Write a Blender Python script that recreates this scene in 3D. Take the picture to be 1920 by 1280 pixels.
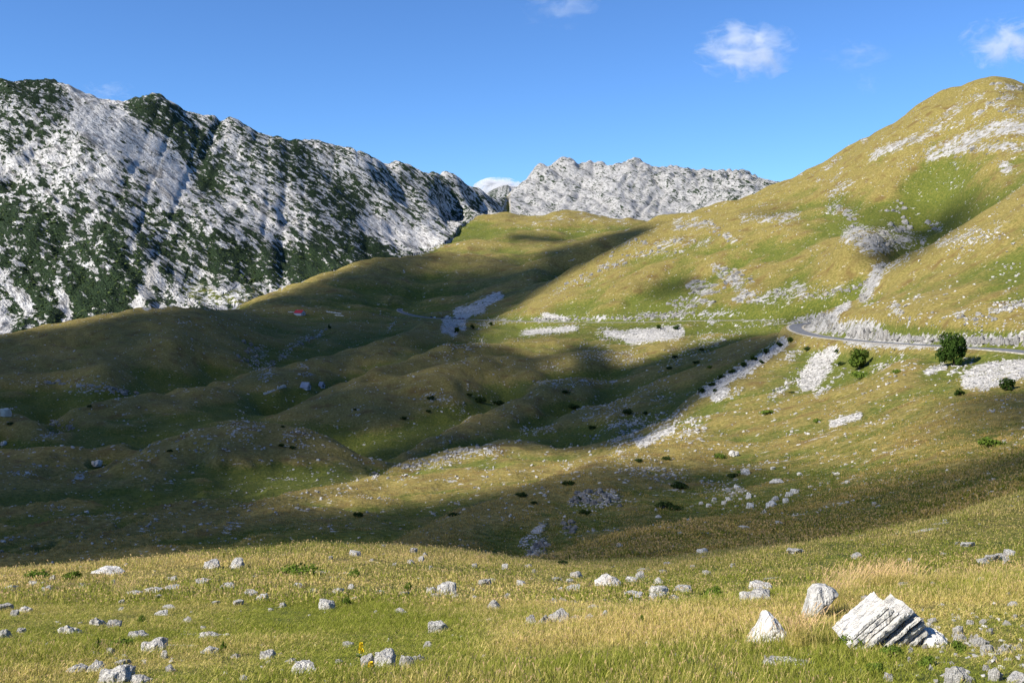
import bpy, bmesh, math, random
import numpy as np
from mathutils import Vector, Matrix, Euler

# ------------------------------------------------------------------ camera, sky, sun
F = 1850.0            # focal length in photograph pixels (1920 wide)
HOR = 520.0           # horizon row in the photograph
EYE = 90.0            # eye height above the datum of the valley
scn = bpy.context.scene
for o in list(bpy.data.objects):
    bpy.data.objects.remove(o)

cam_d = bpy.data.cameras.new("camera")
cam_d.sensor_width = 36.0
cam_d.lens = 36.0 * F / 1920.0
cam_d.shift_y = -(640.0 - HOR) / 1920.0
cam_d.clip_start = 0.2
cam_d.clip_end = 60000
cam = bpy.data.objects.new("camera", cam_d)
cam.location = (0, 0, EYE)
cam.rotation_euler = (math.radians(90), 0, 0)
scn.collection.objects.link(cam)
scn.camera = cam

SUN_EL = math.radians(38.0)
SUN_AZ = math.radians(-121.0)          # direction to the sun, clockwise from +Y
TO_SUN = np.array([math.sin(SUN_AZ) * math.cos(SUN_EL),
                   math.cos(SUN_AZ) * math.cos(SUN_EL), math.sin(SUN_EL)])
world = bpy.data.worlds.new("World")
scn.world = world
world.use_nodes = True
wn = world.node_tree
sky = wn.nodes.new("ShaderNodeTexSky")
sky.sky_type = 'NISHITA'
sky.sun_disc = False
sky.sun_elevation = SUN_EL
sky.sun_rotation = SUN_AZ
sky.altitude = 1900
sky.air_density = 1.0
sky.dust_density = 0.0
sky.ozone_density = 4.0
tint = wn.nodes.new("ShaderNodeMix"); tint.data_type = 'RGBA'; tint.blend_type = 'MULTIPLY'; tint.inputs[0].default_value = 1.0
tint.inputs[7].default_value = (0.56, 0.80, 1.06, 1.0)      # the camera's deep rendering of mountain blue
wn.links.new(sky.outputs[0], tint.inputs[6])
wn.links.new(tint.outputs[2], wn.nodes["Background"].inputs[0])
wn.nodes["Background"].inputs[1].default_value = 0.093
sun_d = bpy.data.lights.new("sun", 'SUN')
sun_d.energy = 5.0
sun_d.angle = math.radians(0.5)
sun_d.color = (1.0, 0.94, 0.85)
sun = bpy.data.objects.new("sun", sun_d)
sun.rotation_euler = Vector(TO_SUN).to_track_quat('Z', 'Y').to_euler()
scn.collection.objects.link(sun)
vs = scn.view_settings
vs.view_transform = 'Standard'
vs.look = 'None'
vs.exposure = 0.87
vs.gamma = 1.0
vs.use_curve_mapping = False
scn.cycles.max_bounces = 4
scn.cycles.diffuse_bounces = 2
scn.cycles.transparent_max_bounces = 12
scn.cycles.volume_bounces = 2
scn.cycles.use_adaptive_sampling = True

rng = np.random.default_rng(7)
random.seed(7)
MAIN = scn.collection

# ------------------------------------------------------------------ noise in numpy
def _hash(ix, iy, seed):
    h = (ix.astype(np.uint32) * np.uint32(374761393) + iy.astype(np.uint32) * np.uint32(668265263)
         + np.uint32((seed * 974634777 + 12345) & 0xffffffff))
    h = (h ^ (h >> np.uint32(13))) * np.uint32(1274126177)
    return h ^ (h >> np.uint32(16))

_GA = np.arange(16) * (2 * np.pi / 16) + 0.2
_GX, _GY = np.cos(_GA).astype(np.float32), np.sin(_GA).astype(np.float32)

def perlin(x, y, seed=0):
    x = np.asarray(x, np.float64); y = np.asarray(y, np.float64)
    fx, fy = np.floor(x), np.floor(y)
    ix, iy = fx.astype(np.int64), fy.astype(np.int64)
    tx, ty = (x - fx).astype(np.float32), (y - fy).astype(np.float32)
    def g(dx, dy):
        h = _hash(ix + dx, iy + dy, seed) & np.uint32(15)
        return _GX[h] * (tx - dx) + _GY[h] * (ty - dy)
    sx = tx * tx * tx * (tx * (tx * 6 - 15) + 10)
    sy = ty * ty * ty * (ty * (ty * 6 - 15) + 10)
    a = g(0, 0); b = g(1, 0); c = g(0, 1); d = g(1, 1)
    return 1.5 * ((a + (b - a) * sx) * (1 - sy) + (c + (d - c) * sx) * sy)

def fbm(x, y, octaves=4, seed=0, gain=0.5):
    s = 0; a = 1.0; t = 0
    for k in range(octaves):
        s = s + a * perlin(x * 2 ** k, y * 2 ** k, seed + k * 17)
        t += a; a *= gain
    return s / t

def sstep(a, b, x):
    t = np.clip((x - a) / (b - a), 0, 1)
    return t * t * (3 - 2 * t)

# ------------------------------------------------------------------ the lie of the land
CP = []
def L(pts, hide=None, step=28, rng_px=None):
    """a line across the land: (column, row, distance in metres); hide = the ground falls away behind it"""
    out = []
    for (a, b) in zip(pts[:-1], pts[1:]):
        n = max(1, int(abs(b[0] - a[0]) / step))
        if max(abs(a[0] - 960), abs(b[0] - 960)) > 1400:
            n = max(1, n // 4)
        for i in range(n):
            t = i / n
            out.append((a[0] + (b[0] - a[0]) * t, a[1] + (b[1] - a[1]) * t, a[2] * (b[2] / a[2]) ** t))
    out.append(pts[-1])
    CP.extend(out)
    if hide:
        for hd in (hide if isinstance(hide, list) else [hide]):
            for p in out:
                if rng_px is None or rng_px[0] <= p[0] <= rng_px[1]:
                    CP.append((p[0], p[1] + hd[1], p[2] * hd[0]))
def P(*pts):
    CP.extend(pts)

# foreground
L([(-1500, 2185, 2), (3400, 2185, 2)], step=200)
L([(-1500, 1540, 4.5), (3400, 1520, 4.5)], step=200)
L([(-1500, 1285, 9.5), (0, 1290, 9), (960, 1285, 8.3), (1920, 1275, 7.7), (3400, 1230, 8)], step=80)
L([(-1500, 1190, 15), (0, 1182, 15), (400, 1180, 15.5), (800, 1192, 14), (1000, 1200, 12), (1400, 1180, 11.3), (1920, 1175, 10.5), (3400, 1150, 11)], step=80)
L([(-1500, 1130, 22), (0, 1120, 22), (400, 1105, 23.5), (800, 1110, 24), (1000, 1115, 25), (1140, 1103, 27), (1260, 1096, 29)], step=80)
L([(960, 1174, 15), (1000, 1168, 15), (1230, 1140, 15), (1440, 1112, 15.5), (1640, 1096, 16), (1800, 1085, 16.5), (1920, 1076, 17), (3400, 1030, 18)])
L([(1180, 1149, 19), (1300, 1142, 20), (1440, 1130, 20.5), (1640, 1116, 21), (1920, 1096, 22), (3400, 1060, 23)], step=60)
L([(1440, 1108, 25), (1640, 1085, 26), (1920, 1050, 28), (3400, 990, 30)], step=60)
L([(1250, 1082, 34), (1380, 1052, 36), (1480, 1027, 38), (1600, 1005, 39), (1700, 988, 40), (1800, 962, 41), (1920, 925, 42), (3400, 760, 45)])
L([(1560, 1030, 49), (1700, 1005, 50), (1920, 945, 53), (3400, 800, 55)], step=60)
L([(-1500, 1130, 32), (-300, 1090, 33), (0, 1072, 34), (200, 1056, 35), (400, 1036, 37), (600, 1022, 40), (780, 1029, 44), (960, 1048, 50), (1050, 1055, 55)])
L([(-1500, 1190, 60), (0, 1135, 58), (400, 1100, 62), (780, 1075, 68), (900, 1066, 72)], step=60)
L([(-1500, 1150, 95), (0, 1110, 100), (400, 1070, 105), (640, 1050, 105)], step=80)
# slope behind the hollow
L([(1036, 1043, 62), (1144, 1005, 72), (1232, 988, 80), (1319, 975, 88), (1407, 966, 95)], hide=[(1.05, 6), (1.12, 12)], rng_px=(1030, 1330))
P((1250, 1045, 52), (1350, 1020, 57), (1450, 1000, 65), (1500, 960, 85), (1600, 930, 90), (1790, 915, 75), (1920, 890, 70), (2200, 840, 70))
# rocky spur
P((960, 1037, 98), (1020, 1020, 100), (1000, 985, 112), (1100, 985, 112), (1100, 930, 135), (1180, 960, 118), (1250, 945, 128), (1250, 890, 160), (1400, 920, 132),
  (1400, 870, 170), (1600, 880, 128), (1790, 850, 110), (1920, 830, 103), (2300, 780, 100))
L([(720, 1022, 105), (850, 962, 125), (1000, 905, 150), (1100, 872, 175), (1150, 855, 195), (1280, 815, 250)], hide=[(1.05, 8), (1.16, 24)], rng_px=(700, 1160))
# hillside under the road
P((1400, 820, 215), (1400, 760, 290), (1300, 790, 290), (1600, 800, 185), (1600, 720, 270), (1790, 750, 160), (1920, 740, 150), (1500, 700, 350),
  (1700, 680, 250), (1920, 690, 195), (2400, 700, 150), (1500, 760, 250))
L([(1200, 832, 290), (1310, 740, 360), (1400, 680, 410), (1470, 632, 452)])
L([(1290, 765, 410), (1390, 705, 460), (1440, 670, 490)], step=40)
P((1290, 715, 480), (1380, 655, 545), (1450, 625, 560))
# road shelf, cutting, near spur
L([(2600, 760, 160), (1920, 658, 235), (1800, 650, 262), (1700, 645, 300), (1600, 637, 365), (1515, 626, 430), (1488, 615, 468), (1496, 608, 500)])
L([(2600, 700, 170), (1920, 618, 247), (1800, 620, 274), (1700, 610, 314), (1600, 598, 380), (1535, 592, 440), (1510, 600, 475)])
P((1920, 500, 340), (1800, 540, 350), (1700, 555, 390), (1630, 568, 430), (2400, 400, 320))
L([(2600, 0, 470), (1920, 345, 470), (1800, 425, 470), (1700, 478, 470), (1645, 510, 480), (1622, 552, 490), (1560, 580, 500), (1508, 600, 508)])
L([(2600, 60, 620), (1920, 420, 640), (1800, 495, 640), (1700, 545, 640), (1645, 575, 620), (1560, 608, 580), (1500, 625, 570)], step=50)
# far road, big right mountain
L([(1640, 600, 680), (1540, 599, 740), (1450, 599, 780), (1300, 601, 850), (1200, 604, 900), (1100, 604, 950), (1000, 603, 1010), (900, 599.5, 1100), (850, 598, 1150), (800, 595, 1220), (765, 588.5, 1300), (748, 582, 1390)])
P((1640, 580, 690), (1690, 505, 800), (1640, 440, 840), (1640, 490, 775), (1720, 460, 890), (1710, 415, 960), (1600, 565, 750), (1500, 565, 790), (1330, 540, 920), (1400, 560, 850), (1150, 560, 990), (1000, 580, 1040), (1590, 470, 800),
  (1600, 440, 920), (1450, 470, 960), (1200, 500, 1080), (1750, 430, 930), (1800, 400, 900), (1850, 330, 900), (1900, 230, 990), (1700, 330, 1030), (1300, 440, 1130), (2300, 250, 900))
L([(1380, 412, 1130), (1500, 398, 1070), (1600, 372, 1040)])
L([(950, 588, 1090), (1010, 548, 1150), (1080, 502, 1200), (1200, 442, 1250), (1300, 395, 1300), (1400, 362, 1330), (1488, 334, 1330), (1500, 322, 1320), (1560, 302, 1290), (1620, 264, 1250),
   (1690, 228, 1210), (1720, 205, 1200), (1760, 186, 1180), (1800, 178, 1160), (1840, 158, 1140), (1880, 151, 1130), (1960, 175, 1130), (2600, 260, 1200), (3400, 300, 1200)], hide=(1.3, 55), rng_px=(1060, 3400))
# dark ridge behind it
L([(775, 572, 1500), (800, 566, 1520), (870, 548, 1550), (940, 520, 1600), (1000, 492, 1650), (1080, 463, 1700), (1150, 440, 1750), (1235, 418, 1800), (1330, 405, 1850)], hide=(1.1, 9), rng_px=(1000, 1400))
P((870, 580, 1320), (940, 558, 1330), (1000, 535, 1400))
L([(440, 578, 1400), (520, 545, 1500), (600, 520, 1600), (700, 485, 1750), (770, 473, 1850), (830, 470, 1900), (900, 478, 1900), (980, 480, 1950), (1050, 470, 2000), (1120, 455, 2050)], hide=(1.1, 8), rng_px=(400, 800))
P((650, 552, 1450), (800, 520, 1690), (760, 545, 1570), (700, 573, 1440), (620, 575, 1330), (840, 535, 1640))
# green alp at the head of the valley
L([(830, 458, 2250), (900, 452, 2350), (960, 440, 2380), (1000, 436, 2400), (1060, 447, 2380), (1180, 430, 2420)])
P((900, 440, 2500), (1000, 428, 2550), (1100, 425, 2550))
L([(850, 425, 2700), (900, 405, 2850), (945, 397, 2900), (1000, 404, 2800), (1050, 396, 2800), (1110, 394, 2800), (1180, 408, 2750), (1240, 424, 2700)], hide=(1.12, 25))
# limestone peak
P((950, 395, 3450), (1020, 408, 3400), (1100, 408, 3300), (1200, 412, 3200), (1300, 400, 3300), (1100, 360, 3650), (1200, 360, 3600), (1000, 370, 3650))
L([(925, 398, 3700), (945, 392, 3850), (960, 370, 3900), (978, 346, 3920), (1000, 327, 3950), (1040, 316, 3980), (1075, 307, 4000), (1100, 311, 4000), (1130, 320, 4000), (1160, 309, 4000), (1188, 304, 4000), (1232, 323, 4050), (1262, 313, 4050), (1310, 326, 4080), (1340, 322, 4100), (1370, 330, 4110), (1395, 333, 4120), (1410, 345, 4150), (1445, 362, 4200), (1600, 420, 4300)], hide=(1.15, 60))
# limestone ridge on the left
L([(-1500, 640, 1300), (0, 628, 1330), (150, 606, 1400), (270, 584, 1480), (450, 577, 1580), (600, 527, 1850), (700, 490, 2050), (830, 464, 2350), (870, 418, 2750), (940, 396, 3200)])
L([(-1500, 420, 1620), (0, 440, 1620), (200, 425, 1700), (400, 440, 1850), (560, 430, 2100), (700, 415, 2350), (800, 400, 2650), (880, 385, 3000)], step=60)
L([(-1500, 280, 1900), (0, 290, 1920), (200, 300, 1950), (400, 325, 2200), (560, 340, 2400), (700, 350, 2620), (820, 365, 2950)], step=60)
L([(-1500, 120, 2250), (-200, 150, 2280), (0, 153, 2300), (50, 165, 2310), (90, 156, 2320), (150, 176, 2330), (200, 190, 2340), (250, 196, 2350), (290, 189, 2380), (320, 200, 2400), (360, 222, 2440), (420, 241, 2520), (440, 236, 2550), (490, 262, 2600),
   (530, 262, 2640), (560, 263, 2700), (600, 275, 2740), (640, 294, 2800), (700, 295, 2880), (750, 304, 2950), (800, 325, 3020), (860, 344, 3150), (900, 356, 3300), (945, 369, 3500)], hide=(1.12, 50))
L([(700, 420, 5200), (900, 385, 5200), (925, 368, 5200), (940, 366, 5200), (960, 368, 5200), (1200, 390, 5200)], hide=(1.2, 60))
L([(3400, 640, 6500), (-1500, 640, 6500)], step=200)
L([(3400, 640, 9500), (-1500, 640, 9500)], step=200)
# hill on the left of the valley, the plain with the red roof
L([(-1500, 700, 700), (-200, 660, 750), (0, 627, 780), (100, 608, 810), (200, 588, 840), (280, 577, 860), (330, 573, 870), (390, 582, 900), (440, 591, 950)], hide=(1.05, 6), rng_px=(-300, 340))
L([(-1500, 720, 950), (0, 655, 1000), (200, 615, 1080), (330, 592, 1130)], step=60)
P((0, 775, 480), (0, 700, 600), (200, 700, 590), (330, 650, 700), (330, 720, 570), (150, 640, 720), (250, 630, 740))
P((470, 596, 980), (562, 586, 1150), (650, 590, 1150), (500, 620, 950), (620, 614, 1020), (560, 600, 1080))
P((480, 695, 700), (500, 655, 840), (430, 650, 770), (400, 690, 640), (540, 640, 900))
P((573, 726, 620), (520, 737, 600), (450, 748, 560), (650, 702, 690))
L([(430, 714, 630), (520, 690, 690), (600, 667, 740), (700, 640, 800), (760, 622, 860), (810, 606, 930)], hide=[(1.04, 5), (1.09, 13)], rng_px=(500, 800))
L([(500, 775, 520), (600, 735, 560), (700, 690, 620), (800, 655, 690), (870, 640, 760), (950, 645, 760)], hide=[(1.04, 6), (1.09, 16)], rng_px=(490, 880))
P((700, 765, 500), (850, 720, 540), (1000, 700, 590), (950, 672, 690), (1100, 680, 650), (1200, 660, 700), (1100, 640, 800), (1250, 630, 780))
# dome and terraces
L([(180, 885, 325), (300, 832, 345), (380, 801, 355), (450, 787, 362), (520, 795, 370), (600, 815, 380), (650, 840, 385)], hide=[(1.05, 8), (1.14, 24)])
P((250, 935, 275), (450, 905, 298), (600, 880, 318), (350, 870, 320), (500, 850, 335))
L([(-1500, 880, 340), (0, 847, 350), (120, 842, 355), (240, 831, 370)], hide=[(1.04, 5), (1.10, 14)])
P((0, 836, 415), (100, 825, 430), (200, 808, 440), (300, 790, 470), (400, 770, 505))
L([(-1500, 790, 450), (-200, 768, 445), (0, 768, 440), (40, 775, 440), (80, 793, 432), (110, 808, 425)], hide=[(1.04, 6), (1.09, 14)])
L([(90, 792, 465), (170, 757, 490), (250, 742, 520), (330, 738, 550), (400, 722, 590)], hide=[(1.04, 6), (1.09, 15)])
L([(-400, 1090, 130), (60, 1050, 150), (200, 1012, 170), (300, 985, 190), (450, 955, 210), (600, 914, 240), (700, 899, 265), (850, 882, 290), (900, 872, 300)], hide=[(1.05, 6), (1.10, 12)], rng_px=(-400, 760))
L([(-200, 1012, 188), (0, 997, 197), (250, 966, 217), (420, 940, 236)], hide=(1.045, 4))
L([(-200, 1042, 158), (0, 1030, 166), (180, 1002, 180)], hide=(1.045, 4))
L([(-200, 975, 222), (0, 962, 232), (160, 945, 246)], hide=(1.045, 4))
P((400, 1022, 150), (600, 1000, 158), (680, 1010, 145), (0, 900, 285), (-400, 930, 240), (550, 960, 185), (700, 930, 215))
P((800, 920, 225), (950, 890, 240), (1050, 868, 275), (950, 860, 310))
L([(700, 890, 300), (760, 862, 322), (850, 840, 345), (930, 828, 360), (1000, 828, 372), (1080, 848, 355)], hide=[(1.04, 6), (1.09, 14)])
L([(630, 902, 285), (720, 864, 345), (800, 820, 405), (880, 780, 455), (960, 747, 500), (1040, 735, 520)], hide=[(1.04, 7), (1.09, 18)], rng_px=(700, 980))
L([(1000, 800, 440), (1060, 778, 470), (1150, 750, 500)], hide=(1.05, 7))
L([(1000, 720, 560), (1080, 712, 585), (1150, 712, 590)], hide=(1.05, 6))
L([(700, 720, 570), (800, 690, 610), (900, 672, 650)], hide=(1.04, 4))
P((1150, 800, 400), (1200, 760, 450), (1100, 840, 335), (1250, 790, 370), (1000, 775, 470), (1100, 740, 520), (1200, 700, 590))

CP = np.array(CP)
def cu(px): return px / 140.0
def cv(Y): return np.log(Y) * 4.5
cpu, cpv = cu(CP[:, 0]), cv(CP[:, 2])
cpw = (HOR - CP[:, 1]) / F
n = len(CP)
def kern(r2): return -np.sqrt(r2 + 0.006)
D2 = (cpu[:, None] - cpu[None]) ** 2 + (cpv[:, None] - cpv[None]) ** 2
A = np.zeros((n + 3, n + 3))
A[:n, :n] = kern(D2) + np.eye(n) * 0.006
A[:n, n] = 1; A[:n, n + 1] = cpu; A[:n, n + 2] = cpv
A[n:, :n] = A[:n, n:].T
sol = np.linalg.solve(A, np.concatenate([cpw, np.zeros(3)]))
# coarse sheet, then a fine one
gpx = np.arange(-1700, 3621, 9.0)
glv = np.linspace(math.log(1.9), math.log(9600), 520)
gu, gv = cu(gpx), glv * 4.5
Wc = np.zeros((len(glv), len(gpx)))
for i in range(len(glv)):
    r2 = (gu[:, None] - cpu[None]) ** 2 + (gv[i] - cpv[None]) ** 2
    Wc[i] = kern(r2) @ sol[:n] + sol[n] + sol[n + 1] * gu + sol[n + 2] * gv[i]
def blur(a, s, axis):
    r = int(3 * s) + 1
    k = np.exp(-0.5 * (np.arange(-r, r + 1) / s) ** 2); k /= k.sum()
    p = np.pad(a, [(r, r) if ax == axis else (0, 0) for ax in range(a.ndim)], mode='edge')
    out = 0
    for j in range(2 * r + 1):
        sl = [slice(None)] * a.ndim; sl[axis] = slice(j, j + a.shape[axis])
        out = out + k[j] * p[tuple(sl)]
    return out
Wc = blur(blur(Wc, 0.8, 0), 0.9, 1)

# fine sheet: columns of constant x/y, rows of constant distance
cols = np.concatenate([np.linspace(-1600, -80, 36)[:-1], np.arange(-80, 2001, 2.1), np.linspace(2001, 3520, 36)[1:]])
def geo(a, b, m): return np.exp(np.linspace(math.log(a), math.log(b), m, endpoint=False))
rows = np.concatenate([geo(2, 6, 24), geo(6, 60, 200), geo(60, 700, 330), geo(700, 4500, 420), geo(4500, 9500, 16), [9500.0]])
NC, NR = len(cols), len(rows)
def cubic_up(a, x, axis):
    x = np.clip(x, 0, a.shape[axis] - 1.001)
    i = np.floor(x).astype(int); t = x - i
    m = a.shape[axis] - 1
    g = [np.take(a, np.clip(i + k, 0, m), axis=axis) for k in (-1, 0, 1, 2)]
    sh = [1] * a.ndim; sh[axis] = len(x); t = t.reshape(sh)
    return g[1] + 0.5 * t * (g[2] - g[0] + t * (2 * g[0] - 5 * g[1] + 4 * g[2] - g[3] + t * (3 * (g[1] - g[2]) + g[3] - g[0])))
W = cubic_up(Wc, (np.log(rows) - glv[0]) / (glv[1] - glv[0]), 0)
W = cubic_up(W, (cols - gpx[0]) / 9.0, 1)
U = (cols - 960.0) / F
YY = np.repeat(rows[:, None], NC, 1)
XX = U[None] * YY
ZZ = W * YY

# ------------------------------------------------------------------ regions of the land (by column and distance)
COLPX = np.repeat(cols[None], NR, 0)
def region_line(pts):
    p = np.array(pts, float)
    return np.exp(np.interp(cols, p[:, 0], np.log(p[:, 1])))
LM0 = region_line([(-1600, 1290), (0, 1325), (150, 1395), (270, 1475), (450, 1575), (600, 1840), (700, 2040), (830, 2340), (870, 2740), (945, 3200), (960, 4900), (4000, 4900)])
is_lm = (YY > LM0[None] * 0.99) & (COLPX < 957) & (YY < 6000)
FP0 = region_line([(900, 3350), (1000, 3330), (1100, 3150), (1300, 3000), (1500, 3000)])
is_fp = (YY > FP0[None]) & (COLPX >= 925) & (YY < 4700) & ~((COLPX < 957) & (YY < 3600))
is_fp &= COLPX < 2200
is_rh = (YY > 640) & (YY <= 2100) & (COLPX > 900) & ~is_fp
lm = blur(blur(is_lm.astype(float), 2, 0), 2, 1)
fp = blur(blur(is_fp.astype(float), 2, 0), 2, 1)
lmw = lm * (1 - .85 * sstep(820, 925, COLPX))
fpw = fp * (0.15 + 0.85 * sstep(940, 1010, COLPX))

# ------------------------------------------------------------------ relief
def band(lam):
    """weight of a wavelength at each distance: too fine for the sheet or too coarse for the view -> 0"""
    return sstep(0.0045, 0.012, lam / YY) * (1 - sstep(0.10, 0.25, lam / YY))
rough = 0.030 + 0.085 * lmw + 0.085 * fpw + 0.035 * sstep(70, 140, YY) * (1 - np.clip(lm + fp, 0, 1))
hum = sstep(105, 150, YY) * (1 - np.clip(lm + fp, 0, 1)) * (1 - 0.3 * sstep(1250, 1500, COLPX) * (1 - sstep(500, 700, YY)))
dz = np.zeros_like(ZZ)
lam = 0.35
k = 0
while lam < 420:
    sel = (YY > lam / 0.25) & (YY < lam / 0.0045)
    if sel.any():
        nn = perlin(XX[sel] / lam + 13.1 * k, YY[sel] / lam - 7.7 * k, 100 + k)
        nn = np.where(lm[sel] + fp[sel] > 0.5, (1 - 2 * np.abs(nn)) * 0.8 if k % 2 else nn, nn)
        wv = perlin(XX[sel] / lam / 1.3 + 3.1 * k, YY[sel] / lam / 1.3 + 5.5 * k, 140 + k)
        bil = np.sqrt(wv * wv + 0.004) * 2.2 - 0.7           # rounded hummocks with creases between
        dz[sel] += lam * 0.5 * band(lam)[sel] * (rough[sel] * nn + (0.10 * hum[sel] * (1 - sstep(0.06, 0.13, lam / YY[sel])) * bil if 8 < lam < 240 else 0))
    lam *= 1.9; k += 1
ZZ = ZZ + dz
# bedding of the left ridge: beds dip down to the right
def bed_coords(X, Y, Z):
    a = math.radians(37)
    s = Z * math.cos(a) + X * math.sin(a) + 0.10 * Y
    t = X * math.cos(a) - Z * math.sin(a) + 0.2 * Y
    return s, t
s_, t_ = bed_coords(XX, YY, ZZ)
bd = np.zeros_like(ZZ)
sel = lm > 0.01
for (ls, lt, amp, sd) in ((70, 420, 11, 1), (30, 180, 6.0, 2), (13, 70, 2.6, 3)):
    q = perlin(s_[sel] / ls, t_[sel] / lt, 300 + sd)
    bd[sel] += amp * (1 - 2.2 * np.abs(q)) * lmw[sel] * .8
# gullies down the ridge
g_ = perlin(XX[sel] / 150 + 0.15 * YY[sel] / 150, ZZ[sel] / 900, 77)
g2 = perlin(XX[sel] / 60 + 0.2 * YY[sel] / 60, ZZ[sel] / 420, 78)
bd[sel] += (-9 * np.exp(-(g_ / 0.16) ** 2) - 3 * np.exp(-(g2 / 0.16) ** 2)) * lmw[sel]
sel = fp > 0.01
x_, y_, z_ = XX[sel], YY[sel], ZZ[sel]
v = 1.6 * np.abs(perlin((x_ + .5 * z_) / 130, (z_ + .25 * y_) / 170, 501)) - .4
v2 = 1.6 * np.abs(perlin((x_ - .6 * z_) / 60, (z_ + .3 * y_) / 90, 502)) - .4
v3 = perlin((x_ - .8 * z_) / 20, (z_ + .3 * y_) / 45, 503)
v4 = perlin((x_ + .8 * z_) / 10, (z_ + .3 * y_) / 18, 504)
bd[sel] += (25 * v + 12 * v2 + 5 * v3 + 3 * v4) * fpw[sel]
crest_keep = 1.0
ZZ = ZZ + bd * 0.9
# sheep-worn terraces and folds on the valley slopes
tz = ZZ + 0.12 * XX + 2.0 * fbm(XX / 60, YY / 60, 3, 9)
terr = (1 - np.abs(2 * ((tz / 4.2) % 1.0) - 1)) ** 2
wt = sstep(120, 160, YY) * (1 - sstep(300, 380, YY)) * (1 - sstep(350, 800, COLPX))
ZZ = ZZ + wt * terr * 2.0

# ------------------------------------------------------------------ road line and its shelf
ROADPX = [(2600, 758, 165), (2200, 694, 200), (1920, 657.5, 235), (1800, 650, 262), (1700, 645, 300), (1650, 641.5, 330), (1600, 637.5, 365), (1550, 632, 400), (1515, 625.5, 432), (1495, 618, 462), (1492, 611, 485),
          (1508, 606, 507), (1560, 602, 560), (1615, 600, 640), (1610, 599.5, 700), (1540, 599, 750), (1450, 599.5, 790), (1300, 601, 855), (1200, 603.5, 900), (1100, 604, 950), (1000, 602.5, 1010), (900, 599.3, 1100),
          (850, 598, 1150), (800, 595, 1220), (768, 589.5, 1295), (750, 583, 1380), (751, 578, 1440), (757, 575, 1480)]
rp = np.array([((a - 960) / F * d, d, (HOR - b) / F * d) for a, b, d in ROADPX])
def catmull(p, per=14):
    out = []
    for i in range(len(p) - 1):
        p0 = p[max(i - 1, 0)]; p1 = p[i]; p2 = p[i + 1]; p3 = p[min(i + 2, len(p) - 1)]
        for t in np.linspace(0, 1, per, endpoint=False):
            out.append(0.5 * (2 * p1 + (p2 - p0) * t + (2 * p0 - 5 * p1 + 4 * p2 - p3) * t * t + (3 * p1 - p0 - 3 * p2 + p3) * t ** 3))
    out.append(p[-1])
    return np.array(out)
RD = catmull(rp)
RD[:, 2] = blur(RD[:, 2], 5, 0)
sel = (YY > 140) & (YY < 1700) & (XX > -320) & (XX < 420)
ii = np.argwhere(sel)
best = np.full(len(ii), 1e9); bz = np.zeros(len(ii))
sx_, sy_ = XX[sel], YY[sel]
for i in range(len(RD) - 1):
    a, b = RD[i], RD[i + 1]
    near = np.nonzero((np.abs(sx_ - a[0]) < 60) & (np.abs(sy_ - a[1]) < 60))[0]
    if not len(near): continue
    d = b[:2] - a[:2]; l2 = (d ** 2).sum()
    t = np.clip(((sx_[near] - a[0]) * d[0] + (sy_[near] - a[1]) * d[1]) / l2, 0, 1)
    dd = np.hypot(sx_[near] - a[0] - t * d[0], sy_[near] - a[1] - t * d[1])
    zz = a[2] + t * (b[2] - a[2])
    m_ = dd < best[near]
    best[near[m_]] = dd[m_]; bz[near[m_]] = zz[m_]
ROADD = np.full(ZZ.shape, 1e9); ROADD[sel] = best
ROADZ = np.zeros(ZZ.shape); ROADZ[sel] = bz
hw = 3.6 + 0.0022 * YY
kk = 1 - sstep(hw, hw + 4.5 + 0.006 * YY, ROADD)
cut = ZZ * (1 - kk) + (ROADZ - 0.25) * kk
ZZ = np.where(YY > 1430, np.maximum(cut, ZZ - 3.0), cut)

# ------------------------------------------------------------------ what the eye sees of the sheet
PY = HOR - ZZ / YY * F
VIS = (ZZ / YY) >= np.maximum.accumulate(ZZ / YY, axis=0) - 1e-9
def surf(px, py):
    """first point of the land met by the sight line through a photograph pixel"""
    c = np.interp(px, cols, np.arange(NC)); c0 = int(min(max(c, 0), NC - 2)); t = c - c0
    w = (ZZ[:, c0] * (1 - t) + ZZ[:, c0 + 1] * t) / rows
    tw = (HOR - py) / F
    i = int(np.argmax(w >= tw))
    if i == 0: i = 1
    f = (tw - w[i - 1]) / max(w[i] - w[i - 1], 1e-9); f = min(max(f, 0), 1)
    Y = rows[i - 1] + (rows[i] - rows[i - 1]) * f
    x = (px - 960) / F * Y
    return np.array([x, Y, ground_z(x, Y)])
LR = np.log(rows)
def ground_z(x, y):
    x = np.asarray(x, float); y = np.asarray(y, float)
    px = x / y * F + 960
    c = np.clip(np.interp(px, cols, np.arange(NC)), 0, NC - 1.001); r = np.clip(np.interp(np.log(y), LR, np.arange(NR)), 0, NR - 1.001)
    c0 = c.astype(int); r0 = r.astype(int); tc = c - c0; tr = r - r0
    return ((ZZ[r0, c0] * (1 - tc) + ZZ[r0, c0 + 1] * tc) * (1 - tr) + (ZZ[r0 + 1, c0] * (1 - tc) + ZZ[r0 + 1, c0 + 1] * tc) * tr) + EYE
def sample_at(A, x, y):
    px = x / y * F + 960
    c = np.clip(np.rint(np.interp(px, cols, np.arange(NC))), 0, NC - 1).astype(int)
    r = np.clip(np.rint(np.interp(np.log(y), LR, np.arange(NR))), 0, NR - 1).astype(int)
    return A[r, c]
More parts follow.
